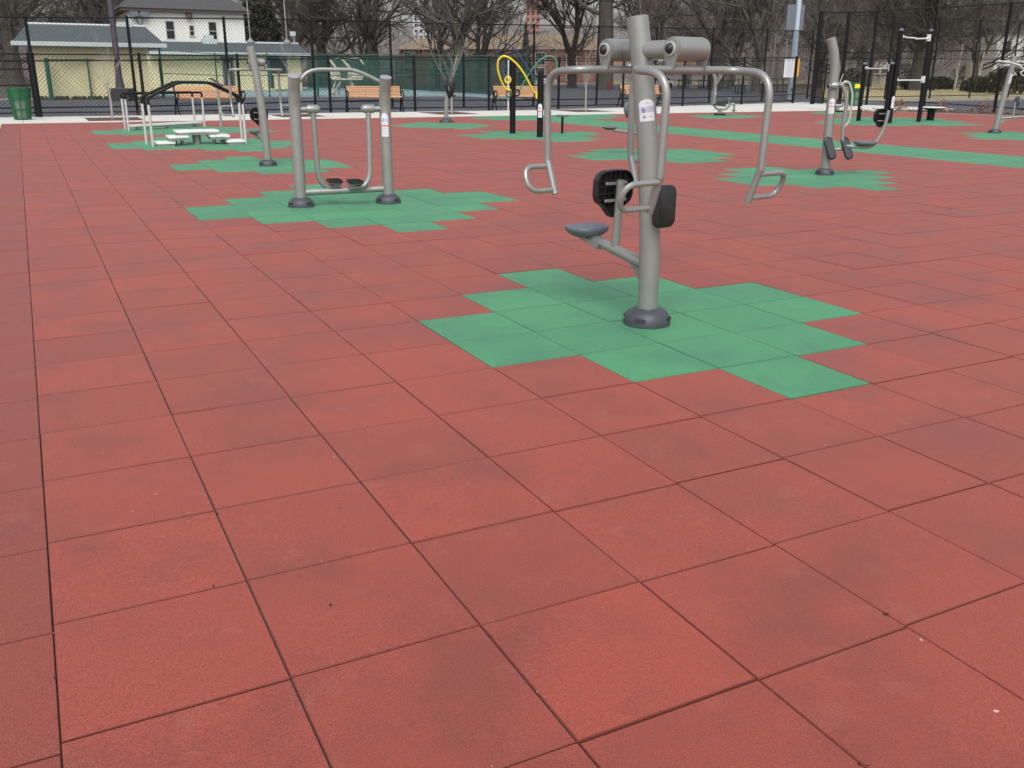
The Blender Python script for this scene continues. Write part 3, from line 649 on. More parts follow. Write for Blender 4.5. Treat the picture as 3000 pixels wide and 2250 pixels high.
# ---- pull-up bars
def bars():
    def lw(x, y): p = G(x, y); return p
    A, B, Cc, D = lw(1854, 261), lw(1911, 266), lw(1921, 266), lw(1984, 263)
    t = thing('pull_up_station', A, 0, 'black-post pull-up and dip station with white bars at three heights', 'pull-up bars')
    L = lambda p, z: V((p.x-A.x, p.y-A.y, z))
    def post(p, H):
        mb = MB(); mb.tube([L(p, -.02), L(p, H)], .082, 20); o = mb.build('post', 'blackp', t)
        mb = MB(); mb.lathe([(.085, 0), (.082, .04), (.05, .07), (.001, .085)], L(p, H), n=20); mb.build('post_cap', 'box', o)
    post(A, 2.05); post(B, 2.05); post(Cc, 3.18); post(D, 3.22)
    def wav(p, q, z, sh, r=.026):
        a, b = L(p, z), L(q, z); d = b-a; pts = [a+d*f+V((0, 0, h)) for f, h in sh]
        mb = MB(); mb.tube(pts, r, 10, fil=.05); bo = mb.build('bar', 'whitep', t)
        mb = MB(); mb.box(b+d.normalized()*(-.10)+V((0, 0, .03)), (.05, .14, .24)); mb.build('bar_clamp', 'whitep', t)
        mb = MB(); mb.box(a+d.normalized()*.09+V((0, 0, .03)), (.05, .12, .1)); mb.build('bar_clamp', 'whitep', t)
    wav(A, B, 1.9, [(0, .05), (.22, 0), (.8, 0), (1, .05)])
    wav(Cc, D, 2.96, [(0, .06), (.2, 0), (.5, 0), (.51, -.03), (.85, 0), (1, .07)])
    wav(Cc, D, 1.50, [(0, 0), (1, 0)])
    wav(A, B, .46, [(0, .06), (.3, -.05), (1, -.08)])
    b = L(Cc, 0); sticker(t, b, b+V((0, 0, 2)), .083, .74, .42, math.radians(-105), .8, 1)
bars()
q = G(2009, 260)
t = thing('round_table', (q.x, q.y, 0), 0, 'low round table with pale top on a thick black pedestal by the right fence', 'table')
mb = MB(); mb.tube([(0, 0, -.02), (0, 0, .44)], .14, 20); mb.build('pedestal', 'blackp', t)
mb = MB(); mb.lathe([(.2, -.06), (.48, -.005), (.50, .02)], (0, 0, .46), n=36); mb.build('rim', 'blackp', t)
mb = MB(); mb.lathe([(.50, .02), (.50, .035), (.48, .045), (.001, .047)], (0, 0, .46), n=36); mb.build('tabletop', 'white', t)
# ---- step and balance frames
def rails(t, segs, rad=.03):
    for pts, z0, z1 in segs: pass
def stepframe():
    fl, fl2, fr2, fr = V((2.69, 21.98, 0)), V((2.73, 21.09, 0)), V((4.83, 21.12, 0)), V((5.13, 23.51, 0))
    o = V((3.8, 21.6, 0)); t = thing('step_trainer', o, 0, 'white stepped platforms between two arched black handrails on pale posts', 'step trainer')
    for a, b in ((fl, V((4.95, 22.05, 0))), (fl2, V((4.85, 21.12, 0)))):
        a, b = a-o, b-o; d = b-a; P = lambda f, z: a+d*f+V((0, 0, z))
        mb = MB(); mb.tube([P(-.0, .93), P(.0, 1.08), P(.34, 1.42), P(.68, 1.41), P(.97, 1.1), P(1.0, .93)], .032, 12, fil=[.14, .12, .12, .14]); mb.build('handrail', 'blackp', t)
        for f in (0, 1):
            mb = MB(); mb.tube([P(f, -.02), P(f, .95)], .031, 12); mb.build('rail_post', 'galv2' if 'galv2' in M else 'whitep', t)
    def step(c, w, d, z, legs):
        c = c-o
        mb = MB(); mb.prism(rrect(w, d, .02, 2), .05, c+V((0, 0, z-.025)), (1, 0, 0), (0, 1, 0), 0, .006); s = mb.build('step', 'white', t)
        mb = MB(); mb.box(c+V((0, 0, z-.075)), (w*.9, d*.9, .05)); mb.build('step_frame', 'galv', t)
        mb = MB()
        for x, r in legs: mb.tube([c+V((x, 0, -.02)), c+V((x, 0, z-.06))], r, 12)
        if legs: mb.build('step_leg', 'galv', t)
    step(V((3.80, 21.65, 0)), .98, .60, .33, [(0, .10)])
    step(V((3.33, 21.45, 0)), .46, .60, .22, [(-.05, .04), (.1, .04)])
    step(V((4.28, 21.5, 0)), .46, .60, .22, [(-.1, .04), (.08, .04)])
    step(V((3.02, 21.35, 0)), .42, .60, .10, [])
    step(V((4.62, 21.35, 0)), .42, .60, .10, [])
M['galv2'] = mat('pale_galvanized', (.55, .55, .54), .45, .2)
stepframe()
def balance():
    o = V((4.0, 28.3, 0)); t = thing('balance_beam', o, 0, 'long low white balance beam between black handrails behind the step trainer', 'balance beam')
    for a, b in ((V((2.81, 28.36, 0)), V((5.05, 29.9, 0))), (V((2.84, 27.66, 0)), V((5.23, 29.19, 0)))):
        a, b = a-o, b-o; d = b-a; P = lambda f, z: a+d*f+V((0, 0, z))
        mb = MB(); mb.tube([P(0, .88), P(0, 1.03), P(1, 1.03), P(1, .88)], .032, 12, fil=.14); mb.build('handrail', 'blackp', t)
        for f in (0, 1): mb = MB(); mb.tube([P(f, -.02), P(f, .9)], .031, 12); mb.build('rail_post', 'galv2', t)
    a, b = V((2.95, 27.9, .13))-o, V((5.1, 29.35, .13))-o
    mb = MB(); mb.bar(a, b, .28, .05); mb.build('beam', 'white', t)
    mb = MB(); mb.bar(a-V((0, 0, .05)), b-V((0, 0, .05)), .22, .05)
    for f in (.08, .5, .92): mb.box(a+(b-a)*f-V((0, 0, .10)), (.1, .1, .08))
    mb.build('beam_frame', 'galv', t)
balance()
q = G(478, 274)
t = thing('instruction_sign', (q.x, q.y, 0), -YAW, 'thin grey post with a tilted sign plate seen edge-on behind the step trainer', 'sign')
mb = MB(); mb.tube([(0, 0, -.02), (0, 0, 1.28)], .04, 14); mb.build('post', 'galv', t)
mb = MB(); mb.prism(rrect(.5, .42, .04), .02, (-.02, 0, 1.34), (.12, -1, 0), (.62, 0, -.42), 0); mb.build('sign_plate', 'soffit', t)
# ================================================================== BENCHES
def bench(loc, rz, L, label):
    t = thing('park_bench', loc, rz, label, 'bench', 'orange slatted park benches')
    s = 1.18
    for i in range(6):
        z = .575+i*.063; y = .22+i*.024
        mb = MB(); mb.box((0, y*s, z*s), (L, .022*s, .048*s), 0, Matrix.Rotation(math.radians(-20), 3, 'X')); mb.build('back_slat', 'wood', t)
    for i in range(5):
        y = -.20+i*.092; mb = MB(); mb.box((0, y*s, (.515+.010*abs(i-3))*s), (L, .074*s, .028*s)); mb.build('seat_slat', 'wood', t)
    for sx in (-1, 1):
        x = sx*(L/2+.02); mb = MB()
        def T(pts, r=.023, f=.08): mb.tube([(x, a*s, b*s) for a, b in pts], r*s, 8, fil=f)
        T([(.50, .0), (.42, .04), (.33, .27), (.19, .48), (.22, .56), (.36, .92)], .028); T([(-.32, .0), (-.24, .03), (-.14, .22), (.05, .34), (-.06, .44), (-.24, .50)], .028)
        T([(-.24, .49), (.22, .50)], f=0); T([(.05, .34), (.33, .25)], f=0)
        mb.torus((x, -.12*s, .62*s), (1, .25, 0), .125*s, .024*s, 20, 6); T([(-.04, .72), (.12, .74), (.27, .70)])
        for yy in (.5, -.3): mb.box((x, yy*s, .012), (.06*s, .09*s, .024))
        mb.build('end_frame', 'blackp', t)
    mb = MB(); mb.bar((-L/2, .2*s, .36*s), (L/2, .2*s, .36*s), .03, .03); mb.bar((-L/2, .36*s, .72*s), (L/2, .36*s, .72*s), .012, .03); mb.build('cross_rail', 'blackp', t)
    return t
def bench_px(xl, xr, yb, label, rz=None):
    a, b = G(xl, yb[0]), G(xr, yb[1]); d = b-a
    c = (a+b)/2; bench((c.x, c.y, 0), math.atan2(d.y, d.x) if rz is None else rz, d.length, label)
bench_px(386, 526, (247, 245), 'orange slatted bench behind the step trainer and its black handrails', )
bench_px(752, 868, (242, 241.5), 'orange slatted bench seen behind the right post of the air walker')
bench_px(1070, 1166, (238, 237.5), 'orange slatted bench seen behind the ring maze')
bench_px(1344, 1428, (229, 228.5), 'orange slatted bench mostly hidden by the foreground chest press post')
# ================================================================== BINS
def bin_(loc, s, label, rz=.3, plate=False):
    t = thing('litter_bin', loc, rz, label, 'litter bin', 'green litter bins')
    r0, r1, H = .25*s, .36*s, 1.0*s; n = 8
    ring = lambda r, z: [V((r*math.cos(2*math.pi*(k+.5)/n), r*math.sin(2*math.pi*(k+.5)/n), z)) for k in range(n)]
    rr = lambda z: r0+(r1-r0)*z/H
    mb = MB()
    for z, w in ((.03*s, .05*s), (.34*s, .05*s), (.66*s, .05*s), (H, .06*s)):
        P = ring(rr(z), z)
        for k in range(n): mb.bar(P[k], P[(k+1) % n], .02, w)
    a, b = ring(rr(.02*s), .02*s), ring(rr(H), H)
    for k in range(n): mb.bar(a[k], b[k], .045*s, .03, 0, (a[k].x, a[k].y, 0.001))
    mb.build('frame', 'gcan', t)
    mb = MB(); P, Q = ring(rr(.70*s)-.012, .70*s), ring(rr(H)-.012, H)
    for k in range(n): mb.add([P[k], P[(k+1) % n], Q[(k+1) % n], Q[k]], [(0, 1, 2, 3)])
    mb.build('upper_panel', 'gcan', t)
    mb = MB()
    for k in range(n):
        A_, B_ = a[k], a[(k+1) % n]; C_, D_ = ring(rr(.70*s), .70*s)[k], ring(rr(.70*s), .70*s)[(k+1) % n]
        for i in range(1, 8): f = i/8; mb.bar(A_.lerp(B_, f), C_.lerp(D_, f), .005, .005)
        for i in range(1, 12): f = i/12; mb.bar(A_.lerp(C_, f), B_.lerp(D_, f), .005, .005)
    mb.build('wire_mesh', 'gcan', t)
    mb = MB(); mb.lathe([(.2*s, .04*s), (.24*s, .3*s), (.27*s, .66*s), (.3*s, .9*s)], n=14); mb.build('bin_bag', 'gplas', t, smooth=20)
    if plate: mb = MB(); mb.box((-.0, -(rr(.72)+.03), .86*s), (.42, .02, .22)); tag(mb.build('notice_plate', 'yplate', t), 'yellow notice plate')
q = G(50, 259)
bin_((q.x, q.y, 0), 1.04, 'green mesh litter bin beside the thick black fence post on the left')
q = G(1846, 229)
bin_((q.x, q.y, 0), 1.25, 'green litter bin with a yellow plate beside the right fence', -YAW-.1, True)
# ================================================================== FENCES
def fence(name, label, posts, rails_, group, m='blackp', pr=.045, sp=.12, wr=.0045, thick=None, mesh=True, zlow=.06, rr=.03):
    """posts: (x_base,y_base,x_top,y_top) survey px"""
    B = []
    for p in posts:
        b = G(p[0], p[1]) if len(p) == 4 else V(p[0]); H = HZ(p[2], p[3], b) if len(p) == 4 else p[1]; B.append((b, H))
    o = B[0][0].copy(); t = thing(name, o, 0, label, 'fence', group)
    for i, (b, H) in enumerate(B):
        b = b-o; r = pr*(thick.get(i, 1) if thick else 1)
        mb = MB(); mb.tube([b+V((0, 0, -.06)), b+V((0, 0, H))], r, 10); mb.lathe([(r*1.15, 0), (r*1.15, .03), (r*.5, .08), (.001, .09)], b+V((0, 0, H)), n=10); mb.build('post', m, t)
    for f in rails_:
        mb = MB()
        for (a, Ha), (b, Hb) in zip(B, B[1:]):
            za = Ha*f if f > 0 else -f; zb = Hb*f if f > 0 else -f
            mb.tube([a-o+V((0, 0, za)), b-o+V((0, 0, zb))], rr, 6, caps=False)
        mb.build('rail', m, t)
    if not mesh: return t
    vs = []; fs = []
    for (a, Ha), (b, Hb) in zip(B, B[1:]):
        a, b = a-o, b-o; d = b-a; L = d.length; u = d/L; n = V((-u.y, u.x, 0)); k = (Hb-Ha)/L; z0 = zlow
        def seg(u0, z0_, u1, z1_, off):
            dd = V((u.x*(u1-u0), u.y*(u1-u0), z1_-z0_)); 
            if dd.length < .03: return
            pz = dd.cross(n).normalized()*wr; c0 = a+u*u0+V((0, 0, z0_))+n*off; c1 = a+u*u1+V((0, 0, z1_))+n*off
            q0 = len(vs)
            for c in (c0, c1): vs.extend([c+pz+n*wr*.6, c-pz+n*wr*.6, c-n*wr])
            fs.extend([(q0, q0+1, q0+4, q0+3), (q0+1, q0+2, q0+5, q0+4), (q0+2, q0, q0+3, q0+5)])
        st = sp*1.414*.9
        c = -max(Ha, Hb)
        while c < L:
            # rising line z = z0 + (u-c)
            u0 = max(0, c); zz0 = z0+(u0-c); u1 = (Ha+c-z0)/(1-k) if abs(1-k) > 1e-3 else L
            u1 = min(L, u1); zz1 = z0+(u1-c)
            if u1 > u0 and zz0 < Ha+k*u0: seg(u0, zz0, u1, zz1, .004)
            # falling line mirrored
            c2 = L-c; w0 = min(L, c2); y0 = z0+(c2-w0); w1 = max(0, (c2+z0-Ha)/(1+k)); y1 = z0+(c2-w1)
            if w1 < w0 and y0 < Ha+k*w0: seg(w0, y0, w1, y1, -.004)
            c += st
    me = MB(); me.v = [tuple(p) for p in vs]; me.f = fs; me.m = [0]*len(fs); me.build('chain_link_mesh', m, t, smooth=0)
    return t
FG = 'chain-link fences'
fence('chain_link_fence', 'tall black chain-link fence behind the benches', [(-200, 256, -215, 34), (-60, 253, -90, 35), (86, 250, 51, 37), (298, 246.5, 271, 38), (500, 240, 479, 40), (682, 233, 665, 43), (848, 229.5, 841, 47), (1002, 229.5, 999, 51), (1152, 228, 1152, 54), (1288, 226, 1293, 57), (1412, 223, 1423, 60), (1531, 220.5, 1545, 62), (1645, 217.5, 1657, 64), (1743, 211, 1759, 67)], [1, .565, -.30], FG, pr=.06, wr=.0038)
fence('chain_link_fence', 'low black chain-link fence directly behind the benches and saplings', [(86, 253, 66, 117), (315, 250, 300, 118), (522, 246.5, 512, 120), (715, 243.5, 709, 122), (897, 241, 895, 123), (1056, 239, 1056, 124), (1206, 236, 1207, 126), (1344, 233, 1350, 126), (1474, 229.5, 1482, 126), (1601, 226, 1608, 126), (1712, 223, 1721, 124)], [1, -.16], FG, pr=.06, thick={0: 1.9, 10: 1.4}, wr=.0042)
fence('chain_link_fence', 'low black three-rail chain-link fence left of the thick post behind the bin', [(-220, 258, -240, 114), (-40, 255.5, -62, 115), (80, 253, 60, 116.5)], [1, .76, .51, -.16], FG, pr=.05, wr=.005, sp=.12)
fence('chain_link_fence', 'tall black chain-link fence along the right side behind the pull-up station', [(1754, 225, 1776, 26), (1812, 225, 1832, 27), (1871, 227, 1895, 25), (1995, 229.5, 2025, 16), (2147, 241, 2184, 7), (2330, 255, 2385, -8)], [1, .57, -.22], FG, pr=.075, thick={0: 1.7, 1: 1.3}, wr=.0042, sp=.14)
fence('chain_link_fence', 'far tall black chain-link fence beyond the asphalt path', [(1815, 219, 1832, 32), (1910, 217, 1931, 36), (2007, 215, 2030, 40), (2093, 213, 2115, 44), (2177, 211, 2201, 47), (2280, 209, 2310, 49)], [1, .51, -.25], FG, pr=.06, wr=.0045, sp=.16)
def gate(name, label, quad, H, z0, bars_):
    a, b = quad; t = thing(name, a, 0, label, 'gate', 'black gates'); d = b-a; L = d.length
    mb = MB(); mb.tube([(0, 0, z0), (0, 0, H)], .05, 8); mb.tube([(d.x, d.y, z0), (d.x, d.y, H)], .05, 8)
    for f in bars_: mb.tube([(0, 0, z0+(H-z0)*f), (d.x, d.y, z0+(H-z0)*f)], .035, 8)
    mb.build('gate_frame', 'blackp', t)
    mb = MB(); n = int(L/.1)
    for i in range(1, n): mb.tube([(d.x*i/n, d.y*i/n, z0+.02), (d.x*i/n, d.y*i/n, H-.03)], .012, 4, caps=False)
    mb.build('gate_infill', 'blackp', t); return t
a, b = G(1758, 223), G(1777, 224.5); gate('gate', 'narrow black gate panel folded open beside the corner post', (a, b), HZ(1779, 127, b), .05, (0, .5, 1))
a = G(1743, 212); b = G(1815, 223); Hh = HZ(1759, 92, a)
fence('gate_frame_fence', 'black chain-link gate leaf behind the corner post, with doubled top rail', [(1743, 212, 1759, 91), (1815, 225, 1837, 94)], [1, .95, .5, -.2], 'black gates', pr=.05, wr=.0035, sp=.2)['category'] = 'gate'
fence('green_fence', 'green chain-link fence along the pool deck', [(355, 209, 343, 107), (472, 209, 464, 116), (583, 208.5, 576, 117), (687, 208, 680, 117), (790, 208, 786, 117.5), (897, 208, 893, 118)], [.995, .5], FG, m='gfence', pr=.05, sp=.3, wr=.006, thick={3: 1.8, 0: 1.3})
fence('green_fence', 'thin green chain-link fence in front of the left yellow building', [(112, 214.5, 96, 128), (199, 213.5, 187, 128.5), (352, 210.5, 340, 128.5)], [.995], FG, m='gfence', pr=.05, sp=.34, wr=.005, thick={0: 2.6})
def screen(label, posts):
    B = [(G(p[0], p[1]), p) for p in posts]; o = B[0][0].copy(); t = thing('windscreen_fence', o, 0, label, 'fence', FG)
    Q = [(b-o, HZ(p[2], p[3], b)) for b, p in B]; mb = MB()
    for (a, Ha), (b, Hb) in zip(Q, Q[1:]):
        d = (b-a); n = V((-d.y, d.x, 0)).normalized()*.012
        mb.add([a-n+V((0, 0, .06)), b-n+V((0, 0, .06)), b-n+V((0, 0, Hb-.15)), a-n+V((0, 0, Ha-.15)), a+n+V((0, 0, .06)), b+n+V((0, 0, .06)), b+n+V((0, 0, Hb-.15)), a+n+V((0, 0, Ha-.15))], [(0, 1, 2, 3), (7, 6, 5, 4), (0, 4, 5, 1), (3, 2, 6, 7)])
    mb.build('windscreen', 'screen', t, smooth=0)
    for (a, H) in Q: mb = MB(); mb.tube([a+V((0, 0, -.05)), a+V((0, 0, H))], .06, 8); mb.build('post', 'gfence', t)
    mb = MB()
    for (a, Ha), (b, Hb) in zip(Q, Q[1:]):
        for f in (1, .62, .5): mb.tube([a+V((0, 0, Ha*f)), b+V((0, 0, Hb*f))], .04, 6, caps=False)
    mb.build('rail', 'gfence', t)
screen('green windscreen fence round the far end of the pool court', [(668, 192, 667, 118.5), (730, 192.5, 728, 118.5), (795, 193, 793, 119), (857, 193, 856, 119), (930, 197.5, 929, 119), (1000, 201, 1000, 120), (1060, 205, 1060, 120), (1137, 214, 1137, 119)])
fence('galvanized_fence', 'grey galvanized fence behind the green windscreen', [(750, 172, 745, 103), (785, 172, 780, 100), (858, 172, 856, 95), (905, 172, 904, 94), (950, 172, 950, 93), (995, 172, 996, 92), (1060, 172, 1060, 91), (1130, 172, 1131, 88), (1192, 172, 1194, 86), (1290, 172, 1293, 84)], [1], FG, m='galv', pr=.10, mesh=False, rr=.05)
fence('galvanized_fence', 'grey galvanized backstop fence left of the pale blue pole', [(1425, 178, 1433, 84), (1520, 179, 1528, 76), (1617, 183, 1626, 67), (1658, 186, 1667, 68), (1665, 192, 1675, 76), (1690, 196, 1698, 86)], [1], FG, m='galv', pr=.10, mesh=False, rr=.05)
# sign on the low fence
c0 = G(1712, 223); d_ = (G(1601, 226)-c0).normalized(); H_ = HZ(1721, 124, c0)
pw = (c0-CAM); pw.z = 0
L_ = 25/(2001/pw.length)/max(.3, abs(d_.dot(RT)))
t = thing('notice_sign', c0+d_*(L_*.5+.25)-FH*.09, math.atan2(-d_.y, -d_.x), 'white printed notice board fixed to the end of the low black fence', 'sign')
hs_ = 33/(2001/pw.length)
mb = MB(); mb.box((0, 0, H_-.12-hs_/2), (L_, .02, hs_)); mb.build('board', 'label', t)
def text(body, size, loc, rot, m, parent, name='lettering', ext=.002):
    cu = bpy.data.curves.new(name, 'FONT'); cu.body = body; cu.size = size; cu.align_x = 'CENTER'; cu.extrude = ext; cu.materials.append(M[m])
    tmp = bpy.data.objects.new(name, cu); S.collection.objects.link(tmp)
    dg = bpy.context.evaluated_depsgraph_get(); me = bpy.data.meshes.new_from_object(tmp.evaluated_get(dg)); bpy.data.objects.remove(tmp)
    ob = bpy.data.objects.new(name, me); S.collection.objects.link(ob); ob.parent = parent; ob.location = loc; ob.rotation_euler = rot; return ob
text('Fitness Trail', L_*.16, (0, -.014, H_-.12-hs_*.13), (math.pi/2, 0, 0), 'ink', t)
mb = MB()
for i in range(13): mb.box((0, -.0125, H_-.12-hs_*(.22+.055*i)), (L_*(.74 if i % 4 != 3 else .45), .004, hs_*.012))
mb.build('printed_lines', 'grey', t, smooth=0)
# pale blue light pole
q = G(1706, 213)
t = thing('light_pole', q, -YAW, 'thick pale blue light pole with two grey boxes behind the notice board', 'pole')
sc = (q-CAM).dot(FH)/2001*1.0
mb = MB(); mb.tube([(0, 0, -.05), (0, 0, 9.5)], [.215, .17], 16, seg=2); mb.build('pole_shaft', 'bluepole', t)
zt, zb_ = HZ(1724, 10, q), HZ(1715, 65, q)
for s, w in ((-1, .60), (1, .22)):
    mb = MB(); mb.box((s*(.17+w/2+.05), -.05 if s < 0 else .15, (zt+zb_)/2), (w, .32, zt-zb_)); bx = mb.build('equipment_box', 'box', t)
mb = MB(); mb.box((0.08, -.24, (HZ(1712, 127, q)+HZ(1710, 165, q))/2), (.62, .03, HZ(1712, 127, q)-HZ(1710, 165, q))); tag(mb.build('orange_panel', 'osign', t), 'orange panel behind the white notice')
mb = MB(); mb.box((.03, -.22, .62), (.16, .03, .24)); mb.build('hand_hole_cover', 'box', t)
# purple-brown flared pole on block
q = AT(261, 190, 57.0); q.z = 0
t = thing('flared_pole', q, -YAW, 'dark purple-brown flared pole on a dark block in front of the left yellow building', 'pole')
zb1 = HZ(259, 190, q); ut = lambda x, y: (AT(x, y, 57.0)-q).dot(RT)
mb = MB(); pts = [((249+267.5)/2, 190, 18.5), ((248+261)/2, 165, 13), ((245+257)/2, 135, 12), ((239+251)/2, 70, 11.5), ((230+243)/2, 5, 11.5)]
prof = []
for x, y, w in pts: prof.append((ut(x, y), HZ(x, y, q), w/2001*57/2))
prof.append((prof[-1][0], 12, .15))
vs = []; n = 14
for u, z, r in prof:
    for k in range(n): a = 2*math.pi*k/n; vs.append((u*.4+r*math.cos(a), r*math.sin(a), z))
fs = [(i*n+k, i*n+(k+1) % n, (i+1)*n+(k+1) % n, (i+1)*n+k) for i in range(len(prof)-1) for k in range(n)]
mb.add(vs, fs); mb.build('pole_shaft', 'pole', t)
mb = MB(); w = 43/2001*57; mb.box((prof[0][0]*.4, 0, zb1/2-.02), (w, w*.7, zb1)); mb.build('plinth', 'door', t)
# ================================================================== BUILDINGS
def frame_from(a, b):
    """local frame with x from a to b, y away from camera"""
    d = V((b.x-a.x, b.y-a.y, 0)); L = d.length; rz = math.atan2(d.y, d.x); return L, rz
def hip(mb, x0, x1, y0, y1, ze, zr, in0, in1, ov=.0, mi=0):
    ym = (y0+y1)/2
    mb.add([(x0, y0, ze), (x1, y0, ze), (x1, y1, ze), (x0, y1, ze), (x0+in0, ym, zr), (x1-in1, ym, zr)], [(0, 1, 5, 4), (1, 2, 5), (2, 3, 4, 5), (3, 0, 4), (3, 2, 1, 0)], mi)
def window(t, x, z, w, h, y, m='glass', nm='window', fr='trim', mull=True):
    mb = MB(); mb.box((x, y-.02, z), (w, .04, h)); o = mb.build(nm, m, t, smooth=0)
    mb = MB(); f = .09
    mb.box((x, y-.05, z+h/2+f/2), (w+2*f, .1, f)); mb.box((x, y-.07, z-h/2-f/2), (w+3*f, .14, f)); mb.box((x-w/2-f/2, y-.045, z), (f, .09, h)); mb.box((x+w/2+f/2, y-.045, z), (f, .09, h))
    if mull: mb.box((x, y-.045, z), (w, .03, .05))
    mb.build('window_frame', fr, o, smooth=0)
def atx(x, y, a, d):   # local (u,z) where the pixel ray meets the vertical plane through a along d
    n = V((-d.y, d.x, 0)); r = ray(x, y); k = (a-CAM).dot(n)/r.dot(n); p = CAM+r*k; return (p-a).dot(d), p.z
# left yellow building
def atp(x, y, o, d, off):      # same, in a plane shifted back by off
    n = V((-d.y, d.x, 0)); return atx(x, y, o+n*off, d)
EX = V((1, 0, 0))
a = G(86, 214); a.z = 0; d = EX; rz = 0.; L = atx(328, 214, a, d)[0]; dep = 8.
t = thing('yellow_building', a, rz, 'low yellow building with blue-grey hipped roof on the left, behind the flared pole', 'building', 'low yellow park buildings')
u0, ze = atp(25, 92, a, d, -.8); u1, _ = atp(358, 97, a, d, -.8); ur0, zr = atp(57, 52, a, d, dep/2); ur1 = atp(314, 57, a, d, dep/2)[0]
mb = MB(); mb.box((L/2, dep/2, ze/2), (L, dep, ze)); mb.build('wall', 'yellow', t, smooth=0)
mb = MB(); hip(mb, u0, u1, -.8, dep+.8, ze+.02, zr, ur0-u0, u1-ur1); mb.build('roof', 'shingle', t, smooth=0)
mb = MB(); mb.box(((u0+u1)/2, -.83, ze-.02), (u1-u0+.1, .06, .24)); mb.box((u0-.03, dep/2, ze-.02), (.06, dep+1.6, .24)); mb.box((u1+.03, dep/2, ze-.02), (.06, dep+1.6, .24)); mb.build('fascia', 'fascia', t, smooth=0)
mb = MB(); mb.tube([((ur0), dep/2, zr+.03), (ur1, dep/2, zr+.03)], .10, 6); mb.box(((ur0+ur1)/2+2.2, dep/2, zr+.12), (.9, .5, .3)); mb.build('ridge_cap', 'fascia', t)
mb = MB(); Rw = random.Random(2)
for i in range(150): mb.lathe([(Rw.uniform(.05, .14), 0), (.05, Rw.uniform(.06, .22)), (.001, .25)], (L*Rw.random(), -.10-Rw.random()*.1, -.06), n=5)
w_ = mb.build('weeds', 'hedge', None); tag(w_, 'strip of dark weeds along the foot of the left yellow building', 'weeds', kind='stuff'); w_.location = a
# right yellow building
a = AT(322, 190, 84); a.z = 0; L = atx(653, 190, a, d)[0]; dep = 11.
t = thing('yellow_building', a, rz, 'long low yellow building with blue-grey roof and dark doors beside the pool deck', 'building', 'low yellow park buildings')
u0, ze = atp(322, 114, a, d, -1); u1, _ = atp(669, 116, a, d, -1); ur0, zr = atp(340, 89, a, d, dep/2); ur1 = atp(644, 91, a, d, dep/2)[0]; rh = zr-ze
mb = MB(); mb.box((L/2, dep/2, ze/2), (L, dep, ze)); mb.build('wall', 'yellow', t, smooth=0)
mb = MB(); hip(mb, u0, u1, -1, dep+1, ze+.03, zr, ur0-u0, u1-ur1); mb.build('roof', 'shingle', t, smooth=0)
mb = MB(); mb.box(((u0+u1)/2, -1.04, ze), (u1-u0, .08, .26)); mb.box((u1+.04, dep/2, ze), (.08, dep+2, .26)); mb.build('fascia', 'fascia', t, smooth=0)
mb = MB(); mb.tube([(ur0, dep/2, zr), (ur1, dep/2, zr)], .13, 6); mb.build('ridge_cap', 'fascia', t)
ux = atp(455, 84, a, d, dep/2-1.5)[0]; mb = MB(); mb.box((ux, dep/2-.5, zr-.0), (1.3, .9, .5)); mb.box((ux, dep/2-.5, zr+.4), (.8, .6, .4)); mb.build('roof_vent', 'fascia', t)
for px in (541, 620):
    ux = atp(px, 88, a, d, dep/2)[0]; mb = MB(); mb.tube([(ux, dep/2, zr-.2), (ux-.1, dep/2, zr+8)], [.07, .04], 8, seg=1); mb.lathe([(.35, 0), (.4, .2), (.2, .4), (.1, .5)], (ux, dep/2, zr-.1), n=12); mb.build('flagstaff', 'galv', t)
ux = atp(634, 88, a, d, dep/2)[0]; mb = MB(); mb.tube([(ux, dep/2-.3, zr-.2), (ux, dep/2-.3, zr+.7)], .05, 6); mb.box((ux-.15, dep/2-.4, zr+.9), (.5, .3, .4)); mb.build('floodlight', 'fascia', t)
def door(x0, x1, y0, y1, m, pane=None):
    ua, za = atx(x0, y0, a, d); ub, zb = atx(x1, y1, a, d); zb = max(0, zb)
    mb = MB(); mb.box(((ua+ub)/2, -.03, (za+zb)/2), (ub-ua, .06, za-zb)); o = mb.build('door', m, t, smooth=0)
    mb = MB(); mb.box(((ua+ub)/2, -.07, za-.12), (ub-ua+.3, .1, .2)); mb.box((ua, -.07, (za+zb)/2), (.15, .1, za-zb)); mb.box((ub, -.07, (za+zb)/2), (.15, .1, za-zb)); mb.build('door_frame', 'box', o, smooth=0)
    if pane: mb = MB(); mb.box(((ua+ub)/2, -.075, za-(za-zb)*.3), ((ub-ua)*.5, .03, (za-zb)*.28)); mb.build('pane', 'galv', o, smooth=0)
    return ua, ub, za, zb
door(480, 507, 124, 190, 'door', 1)
ua, ub, za, zb = door(579, 622, 122, 190, 'ddoor')
mb = MB(); mb.box((ub-.55, -.13, (zb+za)*.22), (1.4, .12, (za-zb)*.42)); mb.box((ub-.55, -.17, (za-zb)*.43+zb), (1.6, .2, .14)); mb.build('half_wall', 'yellow', t, smooth=0)
for px in (468, 560): ux, uz = atx(px, 133, a, d); mb = MB(); mb.box((ux, -.1, uz), (.3, .2, .2)); mb.build('wall_lamp', 'galv', t)
